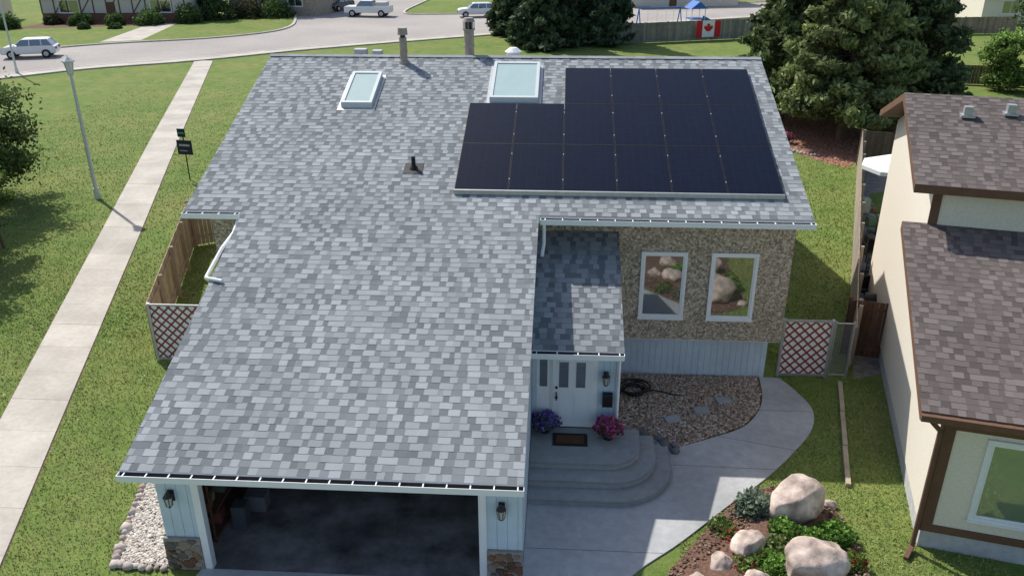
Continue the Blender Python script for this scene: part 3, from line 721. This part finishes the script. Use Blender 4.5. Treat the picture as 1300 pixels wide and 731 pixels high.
MUL=smooth_curve([(11.9,45.5),(13.4,42.8),(14.7,42.3),(17.5,50),(17,54),(12.5,54),(11.7,49)],5)
def blades(name,poly,dens,hmin,hmax,excl,w=.012,cmul=1.,fade=None):
    xs=[p[0] for p in poly];ys=[p[1] for p in poly]; area=(max(xs)-min(xs))*(max(ys)-min(ys)); n=int(area*dens)
    x=rng.uniform(min(xs),max(xs),n);y=rng.uniform(min(ys),max(ys),n);k=inpoly(x,y,poly)
    for e in excl: k&=~inpoly(x,y,e)
    if fade: k&=rng.random(n)<np.clip((fade[1]-y)/(fade[1]-fade[0]),0,1)
    x,y=x[k],y[k];n=len(x);h=rng.uniform(hmin,hmax,n);a=rng.uniform(0,6.283,n);l=rng.uniform(.3,1.3,n)*h;b_=rng.uniform(0,6.283,n)
    base=np.stack([x,y,np.zeros(n)],1); s_=np.stack([np.cos(a),np.sin(a),0*a],1)*w
    tip=base+np.stack([np.cos(b_)*l,np.sin(b_)*l,h],1)
    V=np.stack([base-s_,base+s_,tip],1)
    patch=.5+.5*np.sin(x*.9+2*np.sin(y*.35))*np.sin(y*.55+1.3*np.sin(x*.6)); patch2=.5+.5*np.sin(x*2.7+y*1.3)*np.sin(y*3.1-x)
    C=np.stack([.215+.12*patch,.295+.06*patch2,.08+.045*patch],1)*rng.uniform(.6,1.3,(n,1))*cmul
    yy=np.clip(y,8,71.9); sx=np.interp(yy,[p[1] for p in Rf[::-1]],[p[0] for p in Rf[::-1]])
    dd=x-sx; stripe=np.exp(-((dd-1.5)/.7)**2)*(.5+.5*np.sin(y*.5+1))
    dry=rng.random(n)<.08+.14*patch+.45*stripe; C[dry]=np.array([.38,.33,.17])*rng.uniform(.7,1.2,(dry.sum(),1))
    return fast(name,V.reshape(-1,3),np.arange(n*3).reshape(n,3),C,M_blade)
HB=[(-11.5,20.6),(-7.6,20.6),(-7.6,8),(-.6,8),(-.6,34.5),(-11.6,34.5)]
blades('grass',[(-21,9),(-21,30),(-7.6,30),(-7.6,9)],380,.025,.06,[SIDE,WB,HB,[(-7.9,8),(-7,12.44),(-6,12.44),(-6,8)]],fade=(22,30.1))
blades('grass',[(-32,22),(-32,64),(-5,64),(-5,22)],85,.035,.07,[SIDE,[(-9.6,19),(6.1,19),(6.1,35),(-9.6,35)]],.02,fade=(34,64))
blades('grass',[(2.5,10),(8.9,10),(9,20.6),(2.6,20.6)],480,.03,.07,[PATH,RB,GB,[(1,16),(5.6,20.7),(1,20.7)]])
blades('grass',[(6.0,20.7),(8.0,20.7),(15,42),(11,50),(6,50)],140,.04,.08,[MUL],.02,fade=(36,50))
x=rng.uniform(-36,-9,5200);y=rng.uniform(11,66,5200);k=~inpoly(x,y,SIDE)&~inpoly(x,y,HB)&(np.sin(x*.5)*np.sin(y*.23+1)+rng.uniform(-.6,.6,5200)>0);x,y=x[k],y[k]
stones('clover_flowers',np.stack([x,y,np.full(len(x),.07)],1),.022,[(.6,.6,.5),(.7,.7,.6)],.5)

# ================================================================== FENCES
def board_fence(name,a,b_,h,m,bw=.14,gap=.012,post=2.4,c=(1,1,1),rails=True,parent=None):
    a=Vector((a[0],a[1],0));e=Vector((b_[0],b_[1],0));d=(e-a);L_=d.length;ang=math.atan2(d.y,d.x)
    T=Matrix.Translation(a)@Matrix.Rotation(ang,4,'Z'); b=MB();x=0
    while x<L_-.02:
        k=random.uniform(.75,1.2); b.box(x,min(x+bw,L_),-.012,.010,.05,h+random.uniform(-.01,.01),0,tuple(q_*k for q_ in c),T); x+=bw+gap
    if rails:
        for z in (.35,h-.3): b.box(0,L_,.0105,.05,z,z+.09,0,c,T)
    x=0
    while x<=L_+.01: b.box(x-.05,x+.05,.051,.15,0,h+.05,0,c,T); x+=post
    return b.obj(name,[m],parent)
board_fence('wooden_fence',(-14.3,29.5),(-11.7,20.6),1.8,M_wood,c=(1.15,1.02,.9))
board_fence('wooden_fence',(-14.3,29.5),(-9.3,32.5),1.8,M_wood,c=(1.05,.95,.85))
board_fence('wooden_fence',(14.9,42.2),(8.05,20.8),1.8,M_wood,c=(1.1,1.07,1.05))
board_fence('wooden_fence',(3.0,82.3),(21.5,88.6),1.9,M_wood,c=(.72,.80,.85),bw=.2)
board_fence('wooden_fence',(21.5,88.6),(46,92),1.7,M_wood,c=(.9,.85,.8),bw=.2)
board_fence('wooden_fence',(24,65.5),(42,61.5),1.4,M_wood,c=(.6,.55,.5),bw=.2)
board_fence('wooden_gate',(8.3,22.1),(9.9,21.7),1.8,M_dwood)
board_fence('wooden_fence',(14.9,42.2),(24,40),1.8,M_wood,c=(.5,.42,.35))
def lattice(name,x0,x1,y,z0,z1,ncell=.27):
    e=empty(name); b=MB(); b.box(x0,x1,y,y+.02,z0,z1,1)
    f=.07
    b.box(x0-f,x0,y-.04,y+.05,z0-.1,z1+.06,0);b.box(x1,x1+f,y-.04,y+.05,z0-.1,z1+.06,0);b.box(x0,x1,y-.035,y-.0,z1-.01,z1+.05,0);b.box(x0,x1,y-.035,y-.0,z0-.05,z0+.01,0)
    W_,H_=x1-x0,z1-z0
    for sgn in (1,-1):
        cc=-ncell*10
        while cc<W_+H_:
            pts=[]
            for v in (0,H_):
                u=cc+sgn*v
                if 0<=u<=W_: pts.append((u,v))
            for u in (0,W_):
                v=(u-cc)*sgn
                if 0<v<H_: pts.append((u,v))
            if len(pts)>=2:
                p,q_=pts[0],pts[1]
                yy=y-.006 if sgn==1 else y-.0135
                b.beam((x0+p[0],yy,z0+p[1]),(x0+q_[0],yy,z0+q_[1]),.05,.007,2,up=(0,1,0))
            cc+=ncell
    b.obj('lattice',[M_metal,M_white,M_red],e);return e
lattice('lattice_gate',6.15,7.38,20.72,.12,1.75); lattice('lattice_fence',-11.6,-7.72,20.62,.12,1.8)
b=MB()
for xx in (7.5,8.0): b.cyl((xx,20.75,0),(xx,20.75,1.75),.03,.03,10,0)
for z in (.1,1.7): b.cyl((7.5,20.75,z),(8.0,20.75,z),.018,.018,8,0)
for sgn in (1,-1):
    c=-1.8
    while c<2.3:
        u0=max(0,c) if sgn==1 else max(0,c-1.6)
        u1=min(.5,c+1.6) if sgn==1 else min(.5,c)
        if u1>u0:
            f_=lambda u:(u-c) if sgn==1 else (c-u)
            b.cyl((7.5+u0,20.75,.1+f_(u0)),(7.5+u1,20.75,.1+f_(u1)),.003,.003,4,0,caps=False)
        c+=.09
b.obj('chain_link_gate',[M_metal])

# ================================================================== GENERIC HOUSES
M_bb=pebble_mat('brick_base',[(.25,.10,.07),(.30,.13,.08),(.2,.09,.07)],9,.3)
def house_generic(name,x,y,rz,w,d,h,rise,wallm,roofm_c,trimm,wins,tudor=False,door=None):
    e=empty(name,(x,y,0),rz); b=MB()
    b.box(0,w,0,d,0,h); b.obj('walls',[wallm],e)
    b=MB(); o=.5
    slab(b,-o,w+o,-o,d/2,h-.1,h+rise,.15,0,roofm_c); slab(b,-o,w+o,d/2+.001,d+o,h+rise,h-.1,.15,0,roofm_c)
    b.obj('roof',[M_sh],e)
    b=MB()
    for xx in (0,w-.2):
        pts=[(0,h),(d,h),(d/2,h+rise-.1)]; A_=[(xx,a,c) for a,c in pts];B_=[(xx+.2,a,c) for a,c in pts]; b.poly(A_);b.poly(B_[::-1])
    b.box(-o,w+o,-o-.03,-o,h-.3,h-.08); b.obj('gables_and_fascia',[trimm],e)
    for (a,c,z0,z1) in wins: window(a,c,z0,z1,0,e,mull=[(a+c)/2])
    if door: 
        b=MB(); b.box(door,door+1,-.05,-.002,.1,2.2); b.obj('door',[M_brown],e)
    if tudor:
        b=MB()
        for xx in np.arange(0,w+.01,1.5): b.box(xx-.07,xx+.07,-.03,-.001,.9,h,0)
        b.box(0,w,-.032,-.001,.85,1.0,0);b.box(0,w,-.032,-.001,h-.2,h,0)
        for xx in np.arange(1.5,w-1.6,3.0): b.beam((xx,-.02,1.0),(xx+1.5,-.02,h-.2),.12,.025,0,up=(0,1,0))
        b.obj('tudor_beams',[M_brown],e)
        b=MB(); b.box(-.02,w+.02,-.06,-.033,0,.85); b.obj('brick_base',[M_bb],e)
    return e
M_cream=mat('cream_stucco',(.66,.62,.54),.9,.08,10,.2,40)
house_generic('tudor_house',-60.5,97.5,R(4),17,9,3.2,2.6,M_cream,(.13,.10,.09),M_brown,[(2,4.4,1.0,2.5),(12.5,15,1.0,2.5)],True,7.5)
house_generic('bungalow_house',-82,90,R(10),17,9,3.2,2.6,M_cream,(.15,.13,.12),M_brown,[(2,4.4,1.0,2.5),(12.5,15,1.0,2.5)],True,8)
house_generic('bungalow_house',-42,107,R(-10),12,9,3.2,2.6,M_peb,(.12,.11,.11),M_white,[(2,4,1.0,2.5),(8,10,1.0,2.5)],False,5.5)
house_generic('bungalow_house',-14,128,R(6),16,10,3.4,2.6,M_tan,(.12,.11,.11),M_white,[(2,4,1.0,2.5),(8,10,1.0,2.5)],False,5.5)
house_generic('bungalow_house',8,115,R(12),15,9,3.2,2.6,M_cream,(.16,.15,.15),M_white,[(2,4,1.0,2.5),(8,10,1.0,2.5)],False,5.5)
house_generic('bungalow_house',27,108,R(6),14,9,3.2,2.6,M_white,(.14,.15,.17),M_white,[(2,4,1.0,2.5),(8,10,1.0,2.5)],False,5.5)
house_generic('bungalow_house',46,100,R(2),18,9,3.2,2.6,M_tan,(.18,.14,.12),M_brown,[(2,4,1.0,2.5),(8,10,1.0,2.5)],False,5.5)
for i,(x,y,r,h) in enumerate([(-58.5,95.8,1.0,1.0),(-55,95.5,1.3,1.3),(-51,95.5,1.1,1.2),(-47.2,96,1.5,1.7),(-43.5,98,1.6,2.0),(-41,101,2.0,2.6),(-38,103,1.8,2.2),(-35,103.5,2.0,2.2),(-61.5,92,1.5,1.6),(-64,91,1.5,1.3),(-33.3,107,1.6,2.0),(-52.8,92,.6,.6),(-49.5,92.5,.7,.5),(-6,113,1.5,1.6),(-2,114,1.7,2),(2,115,1.6,1.8)]):
    shrub('shrub',x,y,r,h,random.choice([(.08,.13,.045),(.11,.18,.05),(.10,.10,.05)]),1500,.16,50+i)
tree('deciduous_tree',-44.5,104,8,3.2,(.07,.11,.045),.15,60,250,.2,1.2,60)
tree('deciduous_tree',-37,109,9,3.5,(.07,.11,.045),.15,60,250,.2,1.2,61)
sheet('driveway',[(-46,82.5),(-42.5,84.0),(-44.5,97),(-47.5,97)],.005,M_cwalk)
sheet('garden_bed',[(-61,91.5),(-48,95.0),(-47.5,97.4),(-60,97.4)],.006,M_soil)

# ================================================================== NEIGHBOUR HOUSE
nb=empty('neighbour_house',(7.42,13.95,0),R(-13))
b=MB()
b.box(0,14,0,5.4,.45,3.2); b.poly([(0,0,3.2),(0,5.4,3.2),(0,5.4,5.0)]); b.box(0.0,14,5.4,12.6,.45,6.0)
b.poly([(0,5.4,6.0),(0,12.6,6.0),(0,9,7.3)]); b.obj('stucco_walls',[M_tan],nb)
b=MB(); b.box(.03,13.9,.03,12.5,-.1,.45); b.obj('foundation',[M_found],nb)
ne,nz0,nz1,nyt=-.35,3.40,5.15,5.4
ns=(nz1-nz0)/(nyt-ne);nt_=math.atan(ns)
shingles('front_roof_shingles',(-.55,ne,nz0),(1,0,0),(0,math.cos(nt_),math.sin(nt_)),(nyt-ne)/math.cos(nt_),lambda v:[(0,15)],BRN,nb)
b=MB(); slab(b,-.55,14.5,ne,nyt,nz0,nz1,.2); 
uy0,uz0,uy1,uz1=5.0,6.2,9.0,7.5
slab(b,-.5,14.5,uy0,uy1,uz0,uz1,.2); slab(b,-.5,14.5,uy1+.001,13.0,uz1,uz0,.2)
b.obj('roof_deck',[M_brown],nb)
us=math.atan((uz1-uz0)/(uy1-uy0))
shingles('upper_roof_shingles',(-.5,uy0,uz0),(1,0,0),(0,math.cos(us),math.sin(us)),(uy1-uy0)/math.cos(us),lambda v:[(0,15)],BRN,nb)
b=MB()
b.box(-.02,.2,-.03,-.001,.45,3.15);b.box(-.03,-.001,-.03,.2,.45,3.2); b.box(.2,13,-.032,-.001,.45,.62); b.box(.2,13,-.032,-.001,2.9,3.05)
for xx in (.0,2.2,4.4,6.6): b.box(xx,xx+.2,5.365,5.399,4.9,6.0)
b.cyl((-.1,-.15,2.9),(-.1,-.15,.1),.05,.05,8,0); b.beam((-.1,-.15,2.9),(-.3,-.3,3.15),.08,.08,0)
b.beam((-.1,-.15,.12),(-.25,-.5,.05),.09,.08,0)
b.box(-.55,14.5,ne-.12,ne-.005,nz0-.16,nz0-.03,0)
b.obj('brown_trim',[M_brown],nb)
window(.78,3.4,.9,2.8,0,nb,mull=[2.1],glass=glass_mat('window_glass_green',(.14,.19,.15),.05,.25),fw=.09)
b=MB()
for (x,y) in ((1.9,8.2),(3.8,7.6),(.9,8.0)):
    z=uz0+(y-uy0)*(uz1-uz0)/(uy1-uy0); b.box(x-.16,x+.16,y-.16,y+.16,z,z+.06,0); b.box(x-.1,x+.1,y-.1,y+.1,z+.06,z+.26,0)
b.obj('roof_vents',[M_metal],nb)

M_slab=mat('patio_pavers',(.24,.22,.20),.9,.4,4,.4,12)
sheet('side_yard_gravel',[(8.2,20.7),(9.6,21.2),(14.0,37.5),(18,39.5),(15,41.6)],.005,M_slab)
def umbrella(x,y,z):
    e=empty('patio_umbrella',(x,y,0)); b=MB(); b.cyl((0,0,0),(0,0,z+.5),.03,.03,8,0); n=8
    for i in range(n):
        a,c=2*math.pi*i/n,2*math.pi*(i+1)/n; p=(1.4*math.cos(a),1.4*math.sin(a),z);q_=(1.4*math.cos(c),1.4*math.sin(c),z)
        b.poly([p,q_,(0,0,z+.5)],1); b.poly([(p[0],p[1],z-.15),(q_[0],q_[1],z-.15),q_,p],1)
    b.cyl((0,0,0),(0,0,.1),.3,.28,12,0); b.obj('canopy_and_pole',[M_dark,M_white],e)
umbrella(13.3,33.2,2.6)
def chair(x,y,a):
    e=empty('patio_chair',(x,y,0),a); b=MB()
    for sx in(-.25,.25):
        for sy in(-.25,.25): b.cyl((sx,sy,0),(sx,sy,.45 if sy<0 else .95),.02,.02,6,0)
    b.box(-.27,.27,-.27,.27,.43,.47,0);b.box(-.25,.25,.23,.27,.5,.95,0);b.obj('chair_frame',[M_black],e)
for q_ in ((10.2,25.6,.3),(10.9,27.5,1.2),(11.6,29.3,2.4),(12.3,30.6,.6)): chair(*q_)
def bbq(x,y,a):
    e=empty('barbecue_grill',(x,y,0),a); b=MB()
    b.box(-.35,.35,-.25,.25,.1,.8,0); b.cyl((-.38,0,.85),(.38,0,.85),.26,.26,14,0); b.box(.38,.7,-.2,.2,.78,.82,1);b.box(-.7,-.38,-.2,.2,.78,.82,1);b.cyl((-.25,-.28,.95),(.25,-.28,.95),.015,.015,6,1)
    for s_ in (-.3,.3): b.cyl((s_-.02,.2,.07),(s_+.02,.2,.07),.08,.08,10,0)
    b.obj('grill_body',[M_black,M_metal],e)
bbq(9.8,24.0,-.3)
e=empty('patio_table',(11.0,26.5,0)); b=MB(); b.cyl((0,0,.70),(0,0,.74),.5,.5,20,0); b.cyl((0,0,0),(0,0,.7),.04,.04,8,1); b.cyl((0,0,0),(0,0,.04),.3,.28,12,1); b.obj('table_top_and_base',[M_white,M_dark],e)
e=empty('pergola',(14.6,36.5,0),R(-17)); b=MB()
for sx in(0,2):
    for sy in(0,2.2): b.box(sx,sx+.08,sy,sy+.08,0,2.5)
for sy in (0,2.2): b.box(-.2,2.3,sy,sy+.06,2.5,2.6)
for k in range(8): b.box(k*.28,k*.28+.04,-.2,2.5,2.6,2.68)
b.obj('pergola_frame',[M_black],e)
b=MB()
for i in range(34):
    t_=random.random()*13; px=8.75+t_*.31+random.uniform(.1,1.0);py=22.5+t_
    s_=random.uniform(.12,.35); b.box(px,px+s_,py,py+s_*1.2,0.02,s_*random.uniform(.8,2.2),0,random.choice([(.14,.11,.10),(.4,.37,.33),(.45,.18,.11),(.2,.28,.2),(.6,.58,.54),(.2,.2,.22)]))
b.obj('storage_boxes',[mat('yard_boxes',(1,1,1),.8,.2,5,attr=True)],None,bevel=.02)
sheet('mulch_bed',MUL,.009,mat('red_mulch',(.34,.17,.11),.95,.4,10,.6,25))
x,y=scatter(MUL,5000); stones('bark_chips',np.stack([x,y,np.full(len(x),.02)],1),.05,[(.34,.17,.11),(.42,.24,.16),(.22,.11,.07)],.4)
stones('bed_edging',[(11.85+.02*i*i*.1+.12*i,45.6-.27*i+.01*i*i,.06) for i in range(12)],.13,[(.5,.47,.44),(.4,.37,.35)],.7)
pot(12.4,46.5,0.1,(.65,.07,.25),44)

# ================================================================== STREET FURNITURE
M_lg2=mat('lamp_glass',(.7,.7,.66),.2,.04,4)
def lamp(x,y,h):
    e=empty('street_lamp',(x,y,0)); b=MB()
    b.cyl((0,0,0),(0,0,.5),.14,.12,12,0); b.cyl((0,0,.5),(0,0,h-.75),.085,.06,12,0); b.cyl((0,0,h-.78),(0,0,h-.70),.11,.11,12,0)
    b.cyl((0,0,h-.70),(0,0,h-.22),.12,.2,6,1); b.cyl((0,0,h-.22),(0,0,h-.17),.26,.26,6,0);b.cyl((0,0,h-.17),(0,0,h-.02),.24,.06,6,0); b.cyl((0,0,h-.02),(0,0,h+.06),.03,.01,6,0)
    for i in range(6):
        a=i*math.pi/3; b.beam((.12*math.cos(a),.12*math.sin(a),h-.7),(.2*math.cos(a),.2*math.sin(a),h-.22),.02,.02,0)
    b.obj('pole_and_lantern',[M_lamp,M_lg2],e)
lamp(-21.1,35.04,6.3); lamp(-43.6,65.1,6.6)
e=empty('yard_sign',(-18.05,38.1,0),R(-8)); b=MB()
b.cyl((-.05,0,0),(-.05,0,2.5),.03,.03,8,0); b.box(-.42,.36,-.035,-.01,1.25,1.95,0); b.box(-.3,.1,-.035,-.01,2.1,2.5,0)
b.box(-.3,.25,-.041,-.036,1.66,1.76,1); b.box(-.3,.1,-.041,-.036,1.42,1.46,1); b.box(-.25,.05,-.041,-.036,2.26,2.34,2)
b.obj('sign_panels',[mat('sign_navy',(.015,.02,.04),.5,.1,5),mat('sign_grey',(.35,.38,.4),.5,.1,5),mat('sign_green',(.05,.35,.15),.5,.05,3)],e)

# ================================================================== VEHICLES
def wheel(b,x,y,r,w,m=2):
    b.cyl((x,y-w/2,r),(x,y+w/2,r),r,r,20,m)
    for s_ in (-1,1): b.cyl((x,y+s_*w/2,r),(x,y+s_*(w/2+.012),r),r*.62,r*.55,12,3)
def suv(x,y,rz,body,name='parked_car'):
    e=empty(name,(x,y,0),rz); b=MB()
    prof=[(-2.2,.38),(-2.28,.62),(-2.24,.86),(-1.95,.98),(-1.1,1.06),(2.0,1.06),(2.22,.95),(2.26,.62),(2.2,.38)]
    secs=[(-.84,.93,.97),(-.92,.99,1.0),(.92,.99,1.0),(.84,.93,.97)]
    rows=[]
    for (yy,sx,sz) in secs:
        rows.append([(p*sx,yy,.38+(z-.38)*sz) for p,z in prof])
    n=len(prof)
    for r0,r1 in zip(rows[:-1],rows[1:]):
        for i in range(n): j=(i+1)%n; b.poly([r0[j],r0[i],r1[i],r1[j]],0)
    b.poly(rows[0],0); b.poly(rows[-1][::-1],0)
    def frustum(bx0,bx1,tx0,tx1,z0,z1,yb,yt,m):
        b.hexa([(bx0,-yb,z0),(bx1,-yb,z0),(bx1,yb,z0),(bx0,yb,z0),(tx0,-yt,z1),(tx1,-yt,z1),(tx1,yt,z1),(tx0,yt,z1)],m)
    frustum(-1.15,2.05,-.45,1.65,1.03,1.55,.82,.66,1); frustum(-.5,1.7,-.3,1.5,1.55,1.63,.68,.58,0)
    for (bx,tx) in ((-1.15,-.45),(.15,.2),(1.15,1.1),(2.05,1.65)):
        for s_ in(-1,1): b.beam((bx,s_*.825,1.03),(tx,s_*.67,1.58),.08,.05,0)
    for xx in (-1.4,1.4):
        for yy in (-.83,.83): wheel(b,xx,yy,.36,.24)
    for s_ in(-.62,.62): b.box(-2.27,-2.2,s_-.2,s_+.2,.70,.84,3);b.box(2.2,2.28,s_-.15,s_+.15,.72,.92,4)
    b.box(-2.31,-2.27,-.4,.4,.5,.72,2)
    for s_ in(-1,1): b.box(-.95,-.78,s_*.98-.07,s_*.98+.07,1.02,1.14,0)
    b.obj('body',[body,M_glassd,M_rub,M_metal,M_red],e,bevel=.05)
def pickup(x,y,rz):
    e=empty('pickup_truck',(x,y,0),rz); b=MB()
    b.box(-2.8,2.8,-.95,.95,.5,.95,0); b.box(-2.75,-1.3,-.93,.93,.951,1.2,0); b.box(-1.3,.8,-.93,.93,.951,1.25,0)
    b.hexa([(-1.3,-.9,1.251),(.8,-.9,1.251),(.8,.9,1.251),(-1.3,.9,1.251),(-.8,-.75,1.8),(.65,-.75,1.8),(.65,.75,1.8),(-.8,.75,1.8)],1)
    b.box(-.75,.65,-.74,.74,1.801,1.88,0)
    b.box(.8,2.8,-.93,-.85,.951,1.3,0);b.box(.8,2.8,.85,.93,.951,1.3,0);b.box(2.7,2.8,-.84,.84,.951,1.3,0)
    b.box(1.0,2.4,-.6,.6,.96,1.7,3)
    for xx in(-1.8,1.8):
        for yy in(-.85,.85): wheel(b,xx,yy,.42,.27)
    b.box(-2.86,-2.8,-.6,.6,.6,1.05,2)
    for s_ in(-.78,.78): b.box(-2.85,-2.8,s_-.14,s_+.14,.85,1.05,3)
    b.obj('body',[M_carw,M_glassd,M_rub,M_metal],e,bevel=.04)
suv(-47.4,73.4,R(18),M_carw); suv(-10.8,104.6,R(12),M_carw); pickup(-23.9,104.6,R(-5)); suv(-29.2,111,R(70),M_card)

fd=Vector((18.5,6.3,0)).normalized(); fa=math.atan2(fd.y,fd.x)
e=empty('canada_flag',(12.6,85.4,.35),fa); b=MB()
b.box(0,2.6,-.075,-.07,0,1.55,0);b.box(0,.65,-.079,-.0755,0,1.55,1);b.box(1.95,2.6,-.079,-.0755,0,1.55,1)
lf=[(0,-.5),(.03,-.2),(.28,-.25),(.22,-.15),(.5,.08),(.42,.12),(.46,.28),(.3,.24),(.25,.32),(.13,.18),(.17,.45),(.08,.4),(0,.55)]
lf=lf+[(-x,z) for x,z in lf[::-1][1:-1]]
b.poly([(1.3+x*1.05,-.0795,.78+z*1.05) for x,z in lf],1)
b.obj('flag_cloth',[M_white,mat('flag_red',(.6,.02,.03),.7,.05,4)],e)
e=empty('playground',(7.5,91.5,0),R(14)); b=MB()
for sx in(0,4.5):
    b.cyl((sx,-.9,0),(sx,0,2.4),.06,.06,8,0);b.cyl((sx,.9,0),(sx,0,2.4),.06,.06,8,0)
b.cyl((0,0,2.4),(4.5,0,2.4),.06,.06,8,0)
for sx in(1,2,3,3.8): b.cyl((sx,0,.6),(sx,0,2.4),.015,.015,5,1); b.box(sx-.25,sx+.25,-.1,.1,.55,.6,0)
b.box(5.5,7,-.8,.8,1.2,1.3,0)
for sx in(5.5,6.95):
    for sy in(-.8,.75):b.box(sx,sx+.06,sy,sy+.06,0,2.6,1)
b.hexa([(5.3,-1,2.3),(7.2,-1,2.3),(7.2,1,2.3),(5.3,1,2.3),(6.2,-1,3.0),(6.3,-1,3.0),(6.3,1,3.0),(6.2,1,3.0)],0)
b.beam((7.0,0,1.25),(9.3,0,.15),.6,.05,0,up=(0,1,0));b.box(-3.5,-1,-1,.5,0,.8,0);b.box(-3.4,-1.1,-.9,.4,.8,.82,1)
b.obj('play_frame',[M_sky_b,M_white],e)
for i,(x,y) in enumerate(((6,88),(9.5,89.5),(15.5,92.5),(17,95))): chair(x,y,i)

# ================================================================== WORLD, SUN, CAMERA
sun_az=(-.70,.71); EL=R(48)
w=bpy.data.worlds.new('World');SC.world=w;w.use_nodes=True;nt=w.node_tree
sky=nt.nodes.new('ShaderNodeTexSky');sky.sky_type='NISHITA';sky.sun_disc=False;sky.sun_elevation=EL;sky.sun_rotation=math.atan2(sun_az[0],sun_az[1])
sky.dust_density=1.5
bg=nt.nodes['Background'];bg.inputs['Strength'].default_value=.15;nt.links.new(sky.outputs[0],bg.inputs['Color'])
sd=bpy.data.lights.new('sun','SUN');sd.energy=4.8;sd.angle=R(.6);sd.color=(1,.96,.9);so=bpy.data.objects.new('sun',sd);link(so)
dirv=Vector((sun_az[0]*math.cos(EL),sun_az[1]*math.cos(EL),math.sin(EL))).normalized()
so.rotation_euler=dirv.to_track_quat('Z','Y').to_euler()
cd=bpy.data.cameras.new('camera');cd.sensor_width=36;cd.lens=1060.4/1300*36;cd.clip_end=3000
co=bpy.data.objects.new('camera',cd);link(co);SC.camera=co
thc,yaw,roll=R(24.488),R(3.642),R(-.201)
Fv=Vector((-math.sin(yaw)*math.cos(thc),math.cos(yaw)*math.cos(thc),-math.sin(thc)))
Rv=Vector((math.cos(yaw),math.sin(yaw),0));Uv=Rv.cross(Fv)
R2=Rv*math.cos(roll)+Uv*math.sin(roll);U2=-Rv*math.sin(roll)+Uv*math.cos(roll)
Mx=Matrix((R2,U2,-Fv)).transposed().to_4x4();Mx.translation=(0,0,12);co.matrix_world=Mx
SC.view_settings.view_transform='Standard';SC.view_settings.look='None';SC.view_settings.exposure=0
